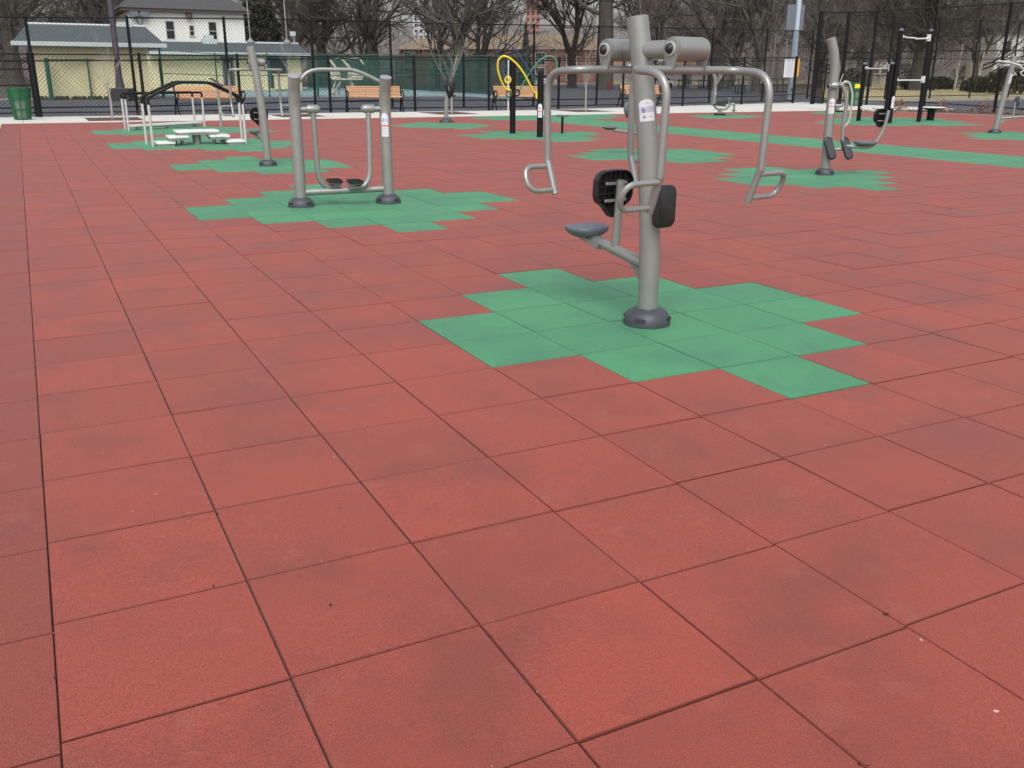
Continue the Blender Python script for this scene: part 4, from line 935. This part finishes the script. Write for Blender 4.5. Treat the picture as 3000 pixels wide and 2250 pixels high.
# white house
a = AT(289, 150, 105.); a.z = 0; d = EX; rz = 0.; L = atx(528, 60, a, d)[0]
t = thing('white_house', a, rz, 'two-storey white stucco house with dark hipped roof behind the yellow buildings', 'house')
_, ze = atx(291, 24, a, d); dep = 13.
mb = MB(); mb.box((L/2, dep/2, ze/2), (L, dep, ze)); mb.build('wall', 'stucco', t, smooth=0)
mb = MB(); mb.box((L/2, dep/2, ze+.15), (L+1.4, dep+1.4, .28)); mb.build('soffit', 'soffit', t, smooth=0)
mb = MB(); hip(mb, -.8, L+.8, -.8, dep+.8, ze+.31, ze+4.2, 5.0, 5.0); mb.build('roof', 'dshingle', t, smooth=0)
for x0, x1, y0, y1 in ((357.5, 378, 46, 84), (409, 419.5, 56, 77), (450, 469, 48, 86)):
    ua, za = atx(x0, y0, a, d); ub, zb = atx(x1, y1, a, d); window(t, (ua+ub)/2, (za+zb)/2, ub-ua, za-zb, 0)
ux, uz = atx(407, 32, a, d); mb = MB(); mb.lathe([(.35, -.3), (.3, 0), (.1, .35), (.05, .6)], (ux, -.3, uz), n=10); mb.build('wall_lamp', 'soffit', t)
ux, uz = atx(300, 38, a, d)
for dx in (-.5, .5): mb = MB(); mb.box((ux+dx, -.5, uz+.4), (.8, .3, .7), 0, Matrix.Rotation(dx*.6, 3, 'Y')); mb.tube([(ux+dx, -.4, uz+.3), (ux, -.2, uz-.9)], .07, 6); mb.build('floodlight', 'box', t)
# brick houses with tan roofs
def brickhouse(px0, px1, ye, yr, yb, D, label, inl, inr, dep=14):
    a, b = AT(px0, ye, D), AT(px1, ye, D); a.z = b.z = -.05; d = (b-a).normalized(); L, rz = frame_from(a, b)
    t = thing('brick_house', a, rz, label, 'house', 'brick houses with tan roofs'); _, ze = atx((px0+px1)/2, ye, a, d); _, zr = atx((px0+px1)/2, yr, a, d)
    mb = MB(); mb.box((L/2, dep/2, ze/2), (L-1.6, dep-1.6, ze)); mb.build('wall', 'brick', t, smooth=0)
    mb = MB(); hip(mb, 0, L, 0, dep, ze, ze+(zr-ze)*1.1, inl*D/2001, inr*D/2001); mb.build('roof', 'tan', t, smooth=0)
    n = max(2, int(L/5))
    for fl in (0, 1):
        z = ze*(.72 if fl else .28)
        for i in range(n): window(t, 2.5+(L-5)*i/(n-1), z, 1.7, 2.0, .8-.0, fr='trim')
    return t
brickhouse(850, 972, 106, 82, 165, 165, 'brick house with a tan hipped roof left of the large forked tree', 40, 14)
brickhouse(1000, 1335, 106, 75, 165, 175, 'long brick house with a tan roof behind the ring maze', 12, 30)
brickhouse(968, 998, 108, 95, 165, 190, 'narrow brick wing between two larger brick houses', 8, 8)
def farbox(name, px0, px1, yt, D, m, label, cat, rows=6):
    a, b = AT(px0, 150, D), AT(px1, 150, D); a.z = b.z = 0; L, rz = frame_from(a, b); H = AT(px0, yt, D).z
    t = thing(name, a, rz, label, cat); mb = MB(); mb.box((L/2, L*.4, H/2), (L, L*.8, H)); mb.build('wall', m, t, smooth=0)
    nc = max(3, int(L/5))
    for r in range(rows):
        mb = MB()
        for c in range(nc): mb.box((L*(c+.5)/nc, -.05, H*(.30+.68*(r+.5)/rows)), (L/nc*.45, .1, H*.68/rows*.5))
        mb.build('window', 'glass', t, smooth=0)
    return t
farbox('apartment_tower', 1385, 1440, -60, 330, 'brick', 'tall red-brick apartment block far behind the trees above the main post', 'apartment block', 10)
farbox('apartment_tower', 1135, 1165, -40, 420, 'pink', 'pale red apartment block far behind the trees above the ring maze', 'apartment block', 10)
farbox('office_tower', 895, 928, -60, 430, 'tower', 'pale grey tower far behind the bare trees left of the large forked tree', 'tower', 12)
def cottage(px0, px1, ye, yr, D, m, label):
    a, b = AT(px0, ye, D), AT(px1, ye, D); a.z = b.z = 0; d = (b-a).normalized(); L, rz = frame_from(a, b)
    t = thing('white_cottage', a, rz, label, 'house'); _, ze = atx((px0+px1)/2, ye, a, d); _, zr = atx((px0+px1)/2, yr, a, d); dep = 9
    mb = MB(); mb.box((L/2, dep/2, ze/2), (L, dep, ze)); mb.build('wall', m, t, smooth=0)
    mb = MB(); mb.add([(-.6, -.6, ze), (L+.6, -.6, ze), (L+.6, dep+.6, ze), (-.6, dep+.6, ze), (-.6, dep/2, zr), (L+.6, dep/2, zr)], [(0, 1, 5, 4), (2, 3, 4, 5), (0, 4, 3), (1, 2, 5), (3, 2, 1, 0)]); mb.build('roof', 'dshingle', t, smooth=0)
    for i in range(3):
        for z in ((.35, .75) if ze > 5 else (.5,)): window(t, L*(i+.5)/3, ze*z, 1.2, 1.6, 0)
    mb = MB(); mb.box((L/2, -.9, ze*.42), (L*.8, 1.6, .2)); 
    for i in range(4): mb.tube([(L*.12+L*.76*i/3, -1.5, 0), (L*.12+L*.76*i/3, -1.5, ze*.42)], .1, 6)
    mb.build('porch', 'trim', t, smooth=0)
cottage(1868, 1922, 128, 112, 190, 'stucco', 'small white house with a porch behind the dip bars')
cottage(2158, 2290, 72, 48, 150, 'stucco', 'pale two-storey house at the right edge beyond the lawn')
# ================================================================== VEHICLES
def car(x, y, D, m, label, flip=1):
    q = AT(x, y, D); q.z = -.03; t = thing('parked_car', q, -YAW+(math.pi if flip < 0 else 0)+.15, label, 'car', 'cars parked beyond the park'); w = 1.8
    mb = MB(); mb.prism([(-2.25, .35), (-2.2, .75), (-1.5, .92), (1.2, .95), (2.1, .82), (2.25, .4), (1.9, .25), (-1.9, .25)], w, (0, 0, 0), (1, 0, 0), (0, 0, 1), 0, .12); mb.build('body', m, t, smooth=50)
    mb = MB(); mb.prism([(-1.55, .9), (-1.0, 1.4), (.5, 1.42), (1.25, .93)], w*.82, (0, 0, 0), (1, 0, 0), (0, 0, 1), 0, .06); mb.build('windows', 'glass', t)
    mb = MB(); mb.prism([(-1.05, 1.38), (-.9, 1.46), (.4, 1.48), (.6, 1.40)], w*.78, (0, 0, 0), (1, 0, 0), (0, 0, 1)); mb.build('roof', m, t)
    for sx in (-1.4, 1.4):
        for sy in (-1, 1): mb = MB(); mb.lathe([(.2, -.1), (.33, -.1), (.33, .1), (.2, .1)], (sx, sy*w/2*.93, .33), (0, 1, 0), 16); mb.build('wheel', 'tyre', t)
car(1170, 158, 150, 'car', 'white parked car seen just left of the foreground machine beyond the fence')
car(1950, 158, 165, 'car2', 'silver parked car seen between the two pull-up posts', -1)
car(1420, 158, 120, 'car', 'white parked car seen just right of the foreground post, below the rollers', -1)
for px, lab in ((1335, 'left of the foreground post, under the left roller'), (1480, 'right of the foreground post, under the right roller')):
    q = AT(px, 150, 115); q.z = 0; t = thing('slat_barrier', q, -YAW, 'orange slatted barrier glimpsed '+lab, 'barrier', 'orange barriers beyond the court')
    W2 = 2.6 if px == 1480 else 1.5; zc = HZ(px, 133, q)
    for i in range(3): mb = MB(); mb.box((0, 0, zc-.25+i*.27), (W2, .06, .2)); mb.build('slat', 'wood', t)
    for s in (-1, 1): mb = MB(); mb.box((s*W2*.45, .06, zc/2), (.1, .08, zc)); mb.build('post', 'galv', t)
# ================================================================== PICNIC TABLES, GUARD CHAIR
def picnic():
    t = thing('picnic_table', (0, 0, 0), 0, 'dark green metal picnic table', 'picnic table', 'dark green picnic tables on the court')
    mb = MB(); [mb.box((0, -.3+i*.12, .76), (1.9, .09, .035)) for i in range(6)]; mb.build('tabletop', 'picnic', t, smooth=0)
    for s in (-1, 1): mb = MB(); [mb.box((0, s*(.66+i*.13), .45), (1.9, .1, .035)) for i in range(2)]; mb.build('bench_seat', 'picnic', t, smooth=0)
    for s in (-1, 1):
        mb = MB(); mb.tube([(s*.7, -.75, .43), (s*.7, -.75, .02), (s*.7, .75, .02), (s*.7, .75, .43)], .03, 8, fil=.06); mb.tube([(s*.7, -.25, .03), (s*.7, -.25, .74)], .03, 8); mb.tube([(s*.7, .25, .03), (s*.7, .25, .74)], .03, 8); mb.tube([(s*.7, -.75, .42), (s*.7, .75, .42)], .025, 8); mb.build('leg_frame', 'picnic', t)
    return t
pt = picnic(); spots = [(1625, 202, .1, 'with its end behind the right arm of the foreground chest press'), (1665, 198, .5, 'right of the foreground arm, nearest the notice board'), (1500, 190, .2, 'in the middle of the far row, behind the elliptical trainer'), (1455, 189, -.2, 'left of the elliptical trainer in the far row'), (1545, 190, .4, 'at the right end of the far row'), (1400, 190, .1, 'at the left end of the far row')]
for i, (x, y, r, lab) in enumerate(spots):
    o = pt if i == 0 else copy_tree(pt); q = G(x, y); o.location = (q.x, q.y, -.04); o.rotation_euler = (0, 0, -YAW+r); o.scale = ((1.7 if i < 2 else 2.1),)*3; o['label'] = 'dark green picnic table '+lab
q = G(745, 207)
t = thing('guard_chair', (q.x, q.y, -.04), -YAW+.1, 'tall cream lifeguard chair with looped handrails on the pool deck', 'lifeguard chair')
mb = MB()
for x, y in ((-1.0, -.5), (.9, -.5), (-.5, .6), (.6, .6)): mb.tube([(x, y, 0), (x*.55, y*.6, 1.15), (x*.7-.1, y*.7, 2.0)], .06, 8, seg=2)
for s in (-.35, .45): mb.tube([(-.9, s, .05), (-.2, s, 1.1)], .05, 8)
for i in range(5): mb.bar((-.85+i*.16, -.35, .15+i*.22), (-.85+i*.16, .45, .15+i*.22), .06, .05)
mb.build('chair_frame', 'cream', t)
mb = MB(); mb.box((.3, 0, 1.2), (2.1, 1.2, .1)); mb.build('platform', 'cream', t)
mb = MB(); mb.box((-.75, 0, 1.45), (.5, .7, .5)); mb.box((.95, 0, 1.5), (.9, .7, .4)); mb.build('seat', 'cream', t)
for s in (-.5, .5):
    mb = MB(); mb.tube([(-.4, s, 1.2), (-.55, s, 2.0), (-1.0, s, 2.55), (-.1, s, 2.60), (.45, s, 1.9), (.6, s, 1.2)], .04, 8, fil=.25); mb.tube([(.3, s, 1.2), (.5, s, 2.0), (-.1, s, 2.55), (1.2, s, 2.62), (1.45, s, 2.2)], .04, 8, fil=.25); mb.build('handrail', 'cream', t)
# ================================================================== TREES
def grow(seed, H, r0, fork, spread, levels=5, nb=(3, 4), leaf_r=.012, up=.35, droop=0., tw=True, thin=.62, trunk_bend=.05):
    """returns trunk MB, crown MB"""
    R = random.Random(seed); tr, cr = MB(), MB()
    def limb(mb, p, d, L, r, r2, n, seg, wig):
        pts = [p.copy()]; dd = d.copy()
        for i in range(seg):
            dd = (dd+V((R.uniform(-1, 1), R.uniform(-1, 1), R.uniform(-.6, .8)))*wig+V((0, 0, up*.10-droop*.1))).normalized()
            p = p+dd*L/seg; pts.append(p.copy())
        mb.tube(pts, [r, r2], n, caps=False, mi=0 if r > .035 else 1); return pts, dd
    def branch(p, d, L, r, lv):
        if lv == 0 or r < leaf_r*.7: return
        seg = 5 if lv >= 3 else (4 if lv == 2 else 3)
        pts, dd = limb(cr, p, d, L, r, r*.55, 7 if lv >= 4 else (5 if lv >= 3 else 3), seg, .24 if lv > 1 else .3)
        k = R.randint(*nb) + (1 if lv <= 2 else 0)
        for i in range(k):
            j = min(seg, max(1, int(seg*(.35+.65*(i+R.random())/k)))); base = pts[j]; axis = (pts[j]-pts[j-1]).normalized()
            per = axis.orthogonal().normalized(); per = Matrix.Rotation(R.uniform(0, 6.283), 3, axis) @ per
            an = R.uniform(.45, 1.05); nd = (axis*math.cos(an)+per*math.sin(an)+V((0, 0, up*.25))).normalized()
            branch(base, nd, L*R.uniform(.5, .8), max(leaf_r*.7, r*R.uniform(.42, .62)), lv-1)
        branch(pts[-1], (dd+V((R.uniform(-.3, .3), R.uniform(-.3, .3), .1))).normalized(), L*.7, r*.55, lv-1)
    # trunk
    pts = [V((0, 0, -.2)), V((0, 0, .25)), V((R.uniform(-.1, .1), R.uniform(-.1, .1), fork*.5)), V((R.uniform(-.2, .2), R.uniform(-.2, .2), fork))]
    n = 14; vs = []; fs = []; rs = [r0*1.5, r0*1.12, r0*.95, r0*.9]; 
    for p, r in zip(pts, rs):
        for k in range(n): a = 6.2832*k/n; q = r*(1+.07*math.sin(a*3+seed)+.05*math.sin(a*5)); vs.append(p+V((math.cos(a)*q, math.sin(a)*q, 0)))
    for i in range(3):
        for k in range(n): fs.append((i*n+k, i*n+(k+1) % n, (i+1)*n+(k+1) % n, (i+1)*n+k))
    tr.add(vs, fs)
    m = R.randint(3, 4)
    for i in range(m):
        a = 6.283*(i+R.uniform(-.25, .25))/m; an = R.uniform(*spread)
        d = V((math.cos(a)*math.sin(an), math.sin(a)*math.sin(an), math.cos(an)))
        branch(pts[-1]-V((0, 0, .15)), d, (H-fork)*R.uniform(.42, .55), r0*R.uniform(.5, .66), levels)
    for i in range(2): # lower side limbs
        a = R.uniform(0, 6.28); branch(pts[2].lerp(pts[3], R.uniform(.3, .9)), V((math.cos(a), math.sin(a), .35)).normalized(), (H-fork)*.42, r0*.3, levels-1)
    return tr, cr
def tree(seed, name, lab, grp, barkm, twigm, **kw):
    tr, cr = grow(seed, **kw)
    t = thing(name, (0, 0, 0), 0, lab, 'tree', grp); tr.build('trunk', barkm, t, smooth=60); cr.build('crown', [barkm, twigm], t, smooth=0); return t
WG = 'bare trees of the wood behind the park'
variants = []
def base_tree(i, **kw): 
    t = tree(i, 'bare_tree', 'bare grey-brown tree in the wood behind the park', WG, 'bark', 'twig', **kw); variants.append(t); return t
base_tree(11, H=17, r0=.62, fork=4.2, spread=(.35, .8), levels=5, up=.3, leaf_r=.02)
base_tree(23, H=16, r0=.45, fork=3.2, spread=(.3, .7), levels=5, up=.45, leaf_r=.02)
base_tree(37, H=19, r0=.75, fork=5.5, spread=(.4, .95), levels=5, up=.15, leaf_r=.02)
base_tree(41, H=14, r0=.30, fork=2.4, spread=(.25, .6), levels=5, up=.5, leaf_r=.018)
# large trees one can tell apart
def put(o, x, D, rz, sc=1., y=None, z=-.05):
    q = AT(x, 150, D); o.location = (q.x, q.y, z); o.rotation_euler = (0, 0, rz); o.scale = (sc,)*3 if not isinstance(sc, tuple) else sc; return o
named = [
 (2, 806, 120, 1.0, 1.0, 'large bare tree with low spreading limbs behind the green windscreen, left of the brick houses'),
 (0, 987, 100, .3, 1.15, 'stout bare tree forking into several limbs above the second sapling'),
 (1, 1040, 108, 2.1, .95, 'bare tree with a low V-shaped fork in front of the long brick house'),
 (3, 945, 112, .9, 1.0, 'slender bare tree between the brick house and the stout forking tree'),
 (1, 1236, 118, 4.0, 1.15, 'bare tree standing left of the thickest trunk, behind the third sapling'),
 (2, 1545, 110, 2.6, .9, 'bare tree with many rising limbs right of the foreground post'),
 (3, 1636, 96, 3.3, 1.2, 'slim bare tree just left of the pale blue pole'),
 (0, 222, 128, 5.1, 1.2, 'dark bare tree directly behind the flared pole and left yellow building'),
 (2, 30, 100, 1.7, 1.0, 'bare tree with a pale trunk at the left edge of the picture'),
 (1, 1930, 118, .2, 1.2, 'bare tree beyond the lawn behind the pull-up station'),
 (2, 1981, 118, 3.9, .9, 'bare tree with a stout trunk right behind the taller pull-up posts'),
 (3, 1880, 150, 2., 1.3, 'thin bare tree in front of the small white house with a porch'),
 (0, 700, 130, 2.4, 1.1, 'bare tree just right of the long yellow building roof'),
]
used = [False]*4
def inst(k):
    o = variants[k]
    if not used[k]: used[k] = True; return o
    return copy_tree(o)
for k, x, D, rz, sc, lab in named:
    o = inst(k); put(o, x, D, rz, sc); o['label'] = lab
    if 'group' in o: del o['group']
# the thickest trunk
tb = tree(77, 'bare_tree', 'thickest tree trunk in the picture, left of the foreground post above its left roller', None, 'bark', 'twig', H=22, r0=.86, fork=9.0, spread=(.3, .7), levels=5, up=.3, leaf_r=.02)
put(tb, 1307, 108, .4, 1.0)
R = random.Random(5)
for row, (D, n, s0) in enumerate(((128, 17, .95), (155, 20, .95), (190, 20, 1.0), (235, 22, 1.1))):
    for i in range(n):
        x = -260+(2212+520)*(i+R.uniform(-.35, .35))/(n-1)
        if row > 0 and (800 < x < 1240 or 1290 < x < 1420 or 640 < x < 770): continue
        if (row == 0 and 330 < x < 560) or (row < 2 and 840 < x < 1330): continue
        k = R.choice((0, 1, 1, 2, 3)); o = copy_tree(variants[k]); put(o, x, D+R.uniform(-9, 9), R.uniform(0, 6.28), s0*R.uniform(.85, 1.2))
        o['label'] = 'bare grey-brown tree in the wood behind the park'; o['group'] = WG
# evergreen mass behind the house and brush
def leafmass(name, label, cat, x0, x1, D, H, n, m, seed, size=.28, prof=None, kind=None, depth=6, cr=1.0):
    R = random.Random(seed); a, b = AT(x0, 150, D), AT(x1, 150, D); a.z = b.z = 0; L = (b-a).length; t = thing(name, a, math.atan2(b.y-a.y, b.x-a.x), label, cat)
    mb = MB()
    for i in range(n):
        u = R.random(); h = H*(prof(u) if prof else 1)*(R.random()**.7); y = R.uniform(-1, 1)*depth*.5*math.sqrt(max(.05, 1-(h/H)**2))
        p = V((u*L, y, h)); s = size*R.uniform(.5, 1.4); ax = V((R.uniform(-1, 1), R.uniform(-1, 1), R.uniform(-1, 1))).normalized(); q = ax.orthogonal().normalized()*s; r = ax.cross(q).normalized()*s*.5
        mb.add([p-q, p-r, p+q, p+r], [(0, 1, 2, 3)])
    o = mb.build('foliage', m, t, smooth=0)
    mb = MB(); 
    for i in range(max(1, int(L/3))): mb.tube([(L*(i+.5)/max(1, int(L/3)), 0, -.1), (L*(i+.5)/max(1, int(L/3)), 0, H*.6)], [.16, .05], 6, seg=1)
    mb.build('trunk', 'bark', t)
    return t
leafmass('evergreen_tree', 'dark ivy-covered evergreen right of the white house', 'tree', 532, 604, 121, 13, 9000, 'ever', 3, .22, lambda u: .55+.45*math.sin(math.pi*min(1, u*1.1)))
leafmass('evergreen_tree', 'dark evergreen left of the flared pole, above the left yellow building', 'tree', 100, 190, 125, 9, 6000, 'ever', 4, .22, lambda u: .4+.6*math.sin(math.pi*u))
leafmass('evergreen_tree', 'narrow dark spruce in front of the long brick house', 'tree', 1120, 1150, 150, 9, 3500, 'ever', 8, .2, lambda u: 1-abs(u-.5)*1.7)
for i, (x0, x1, D, H, lab) in enumerate(((1820, 1868, 150, 2.6, 'rounded hedge left of the small white house'), (1925, 2000, 160, 3.4, 'dark hedge behind the silver parked car'), (1960, 2010, 120, 1.5, 'clipped shrub between the taller pull-up posts'), (2010, 2060, 128, 1.5, 'clipped shrub right of the taller pull-up posts'), (2095, 2135, 105, 1.6, 'rounded clipped shrub beyond the lawn left of the pull-down machine'), (2140, 2215, 100, 2.6, 'large dark shrub behind the pull-down machine'), (2060, 2200, 165, 4.2, 'long dark hedge far beyond the lawn at the right'))):
    leafmass('shrub', lab, 'shrub', x0, x1, D, H, 2600, 'hedge', 40+i, .17, lambda u: .35+.65*math.sqrt(max(0, math.sin(math.pi*u))), depth=4)
for i, x in enumerate((2068, 2100, 2117)):
    q = AT(x, 150, 125); t = thing('birch_trunk', (q.x, q.y, 0), 0, ['pale birch trunk standing alone left of two others beyond the lawn', 'middle pale birch trunk beyond the lawn', 'pale birch trunk nearest the right edge beyond the lawn'][i], 'tree'); mb = MB()
    mb.tube([(0, 0, -.1), (.1, 0, 2.2), (.35, 0, 5.5)], [.2, .08], 8, seg=2); mb.tube([(.05, 0, 1.4), (-.5, 0, 3.8)], [.09, .03], 6, seg=1); mb.build('trunk', 'stump', t)
# brushy far wood that closes the view
def open_sky(x, m): return 860-m < x < 975+m or 1150-m < x < 1205+m or 1330-m < x < 1385+m or 690-m < x < 725+m
def brush(name, D, x0, x1, H, n, m, seed, r=.05):
    R = random.Random(seed); mb = MB()
    for i in range(n):
        x = R.uniform(x0, x1); d = D+R.uniform(-14, 14); q = AT(x, 150, d); z = H*R.random()**1.5; L = R.uniform(1.2, 4.5)
        if open_sky(x, 10) and z > D*.04: continue
        dr = V((R.uniform(-1, 1), R.uniform(-1, 1), R.uniform(-.1, 1.3))).normalized(); p = V((q.x, q.y, z)); p2 = p+dr*L*.5+V((R.uniform(-.3, .3), 0, .1)); p3 = p2+(dr+V((R.uniform(-.5, .5), R.uniform(-.5, .5), .3))).normalized()*L*.5
        mb.tube([p, p2, p3], [r*R.uniform(.6, 1.5), r*.3], 3, caps=False)
    o = mb.build(name, m, None, smooth=0); tag(o, kind='stuff'); return o
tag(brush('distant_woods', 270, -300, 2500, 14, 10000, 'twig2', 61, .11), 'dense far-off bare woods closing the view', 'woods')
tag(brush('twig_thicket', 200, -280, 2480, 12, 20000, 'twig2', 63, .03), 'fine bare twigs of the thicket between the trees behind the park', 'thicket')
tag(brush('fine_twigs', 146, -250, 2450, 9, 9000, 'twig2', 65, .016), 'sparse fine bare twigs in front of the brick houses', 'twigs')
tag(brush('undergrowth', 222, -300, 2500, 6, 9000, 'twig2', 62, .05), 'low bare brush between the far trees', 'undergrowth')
# wooded rise behind everything
mb = MB(); Rr = random.Random(3); N = 90; vs = []; fs = []
for j, (D, h) in enumerate(((255, -.1), (300, 3), (340, 5), (400, 7), (560, 8))):
    for i in range(N+1):
        x = -700+3600*i/N; q = AT(x, 150, D); vs.append((q.x, q.y, h+(0 if j == 0 else Rr.uniform(-1.5, 1.5)+2*math.sin(i*.35+j))))
for j in range(4):
    for i in range(N): fs.append((j*(N+1)+i, j*(N+1)+i+1, (j+1)*(N+1)+i+1, (j+1)*(N+1)+i))
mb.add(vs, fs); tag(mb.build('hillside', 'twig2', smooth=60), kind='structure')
# saplings by the walk
def sapling(x, y, ytop, seed, lab, sp=.5):
    q = G(x, y); H = min(3.6, HZ(x, ytop, q)); R = random.Random(seed)
    t = thing('sapling', (q.x, q.y, 0), R.uniform(0, 6), lab, 'sapling', 'young bare trees along the walk')
    tr = MB(); tr.tube([(0, 0, -.1), (.02, 0, H*.2), (-.02, .02, H*.42)], [.045, .03], 8, seg=2); tr.build('trunk', 'pale_twig', t)
    cr = MB()
    def br(p, d, L, r, lv):
        pts = [p]; dd = d
        for i in range(4): dd = (dd+V((R.uniform(-1, 1), R.uniform(-1, 1), R.uniform(-.2, .7)))*.13).normalized(); pts.append(pts[-1]+dd*L/4)
        cr.tube(pts, [r, r*.45], 4, caps=False)
        if lv:
            for i in range(2):
                a = R.uniform(0, 6.28); br(pts[R.randint(1, 4)], (dd+V((math.cos(a), math.sin(a), .3))*.55).normalized(), L*.55, r*.55, lv-1)
    for i in range(7):
        a = 6.28*i/7+R.uniform(-.3, .3); sq = sp*R.uniform(.35, 1.3); br(V((-.01, .01, H*(.24+.18*i/7))), V((math.cos(a)*sq, math.sin(a)*sq, 1)).normalized(), H*R.uniform(.25, .58), .010, 2)
    cr.build('crown', 'pale_twig', t, smooth=0)
sapling(243, 256, 68, 1, 'bare sapling in the soil pit at the left, in front of the flared pole')
sapling(640, 250, 90, 2, 'bare sapling behind the left post of the air walker')
sapling(976, 244.5, 52, 3, 'bare forked sapling behind the hand cycle')
sapling(1265, 239.5, 85, 4, 'bare sapling between the third and fourth benches', .65)
q = G(1307, 176.5); 
t = thing('hydrant', AT(1317, 160, 100).to_2d().to_3d(), 0, 'small red post at the foot of the thickest tree trunk', 'post'); mb = MB(); mb.lathe([(.2, 0), (.2, .8), (.15, 1.0), (.001, 1.1)], n=12); mb.build('body', 'hydr', t)
# ================================================================== LITTER
def scatter(name, label, pts, m, s, flat=.3, seed=1, grp=None, cat='litter'):
    R = random.Random(seed)
    for i, (x, y) in enumerate(pts):
        q = G(x, y); mb = MB(); k = s*R.uniform(.7, 1.3); out = [(k*math.cos(a)*R.uniform(.6, 1), k*.55*math.sin(a)*R.uniform(.6, 1)) for a in [6.283*j/7 for j in range(7)]]
        mb.prism(out, k*flat, (0, 0, 0), (1, 0, 0), (0, 1, 0)); o = mb.build(name, m); o.location = (q.x, q.y, k*flat/2+.001); o.rotation_euler = (R.uniform(-.2, .2), R.uniform(-.2, .2), R.uniform(0, 6)); tag(o, label, cat, grp)
scatter('pale_crumb', 'tiny pale crumb lying on the red rubber tiles', [(287, 1105), (337, 1068), (1990, 1383), (1237, 648), (1777, 453), (238, 570), (722, 988), (1783, 962), (905, 543)], 'crumb', .006, grp='pale crumbs on the rubber')
scatter('pale_flake', 'pale flat flake on the red tile at the lower right corner', [(2151, 1538)], 'crumb', .013, cat='litter')
scatter('brown_leaf', 'small brown dead leaf on the red tile below the centre of the picture', [(979, 1034)], 'leaf', .016, .5, cat='leaf')
scatter('dark_grit', 'dark crumb caught in a joint between red tiles', [(469, 1111), (462, 1267), (120, 1465), (1856, 1652), (1913, 1328), (714, 1308)], 'dcrumb', .007, .6, 5, grp='dark crumbs in the tile joints')
R = random.Random(19); mb = MB(); 
for k in range(900):
    x, y = R.uniform(-.45, 7.5), R.uniform(-1.2, 9)
    if k % 3: 
        if R.random() < .5: x = round(x/TILE)*TILE+R.gauss(0, .004)
        else: y = round(y/TILE)*TILE+R.gauss(0, .008)
    sz = R.uniform(.001, .0032); mb.add([(x+sz*R.uniform(.5, 1.5)*math.cos(a_), y+sz*R.uniform(.5, 1.5)*math.sin(a_), .0035) for a_ in (0, 1.3, 2.4, 3.6, 5.0)]+[(x, y, .0035+sz)], [(0, 1, 5), (1, 2, 5), (2, 3, 5), (3, 4, 5), (4, 0, 5)], 0 if R.random() < .7 else 1)
tag(mb.build('grit', ['dcrumb', 'crumb'], smooth=0), 'fine grit scattered over the near rubber tiles and along their joints', 'grit', kind='stuff')
R = random.Random(9)
for nm, lab, cnt, f in (('dead_leaves', 'scattered brown dead leaves along the foot of the right fence', 260, lambda: G(R.uniform(1850, 2212), R.uniform(236, 246))), ('dead_leaves', 'scattered brown dead leaves along the foot of the low fence', 120, lambda: G(R.uniform(60, 1700), 0) if 0 else G(*(lambda u: (60+1640*u, 253-30*u+R.uniform(-2, 1)))(R.random()))), ('dead_leaves', 'drift of dead leaves on the ground by the pale blue pole', 260, lambda: G(R.uniform(1640, 1800), R.uniform(196, 209)))):
    mb = MB()
    for i in range(cnt):
        q = f(); s = R.uniform(.04, .09); ax = V((R.uniform(-.5, .5), R.uniform(-.5, .5), 1)).normalized(); u = ax.orthogonal().normalized()*s; w = ax.cross(u)*.7
        p = V((q.x, q.y, .02+R.random()*.05)); mb.add([p-u, p-w, p+u, p+w], [(0, 1, 2, 3)])
    tag(mb.build(nm, 'leaf', smooth=0), lab, 'leaves', kind='stuff')
for i, x in enumerate((1942, 2028, 2123)):
    q = G(x, 238.5-.0*i+ (i*1.6)); t = thing('leaf_clump', (q.x, q.y, 0), 0, ['brown leafy clump by the fence behind the taller pull-up posts', 'brown leafy clump by the fence right of the round table', 'brown leafy clump by the fence left of the pull-down machine post'][i], 'dried plant'); mb = MB()
    for k in range(160):
        p = V((R.gauss(0, .22), R.gauss(0, .2), abs(R.gauss(.22, .16)))); s = .05; ax = V((R.uniform(-1, 1), R.uniform(-1, 1), R.uniform(-1, 1))).normalized(); u = ax.orthogonal().normalized()*s; w = ax.cross(u)*.7; mb.add([p-u, p-w, p+u, p+w], [(0, 1, 2, 3)])
    mb.build('leaves', 'leaf', t, smooth=0)
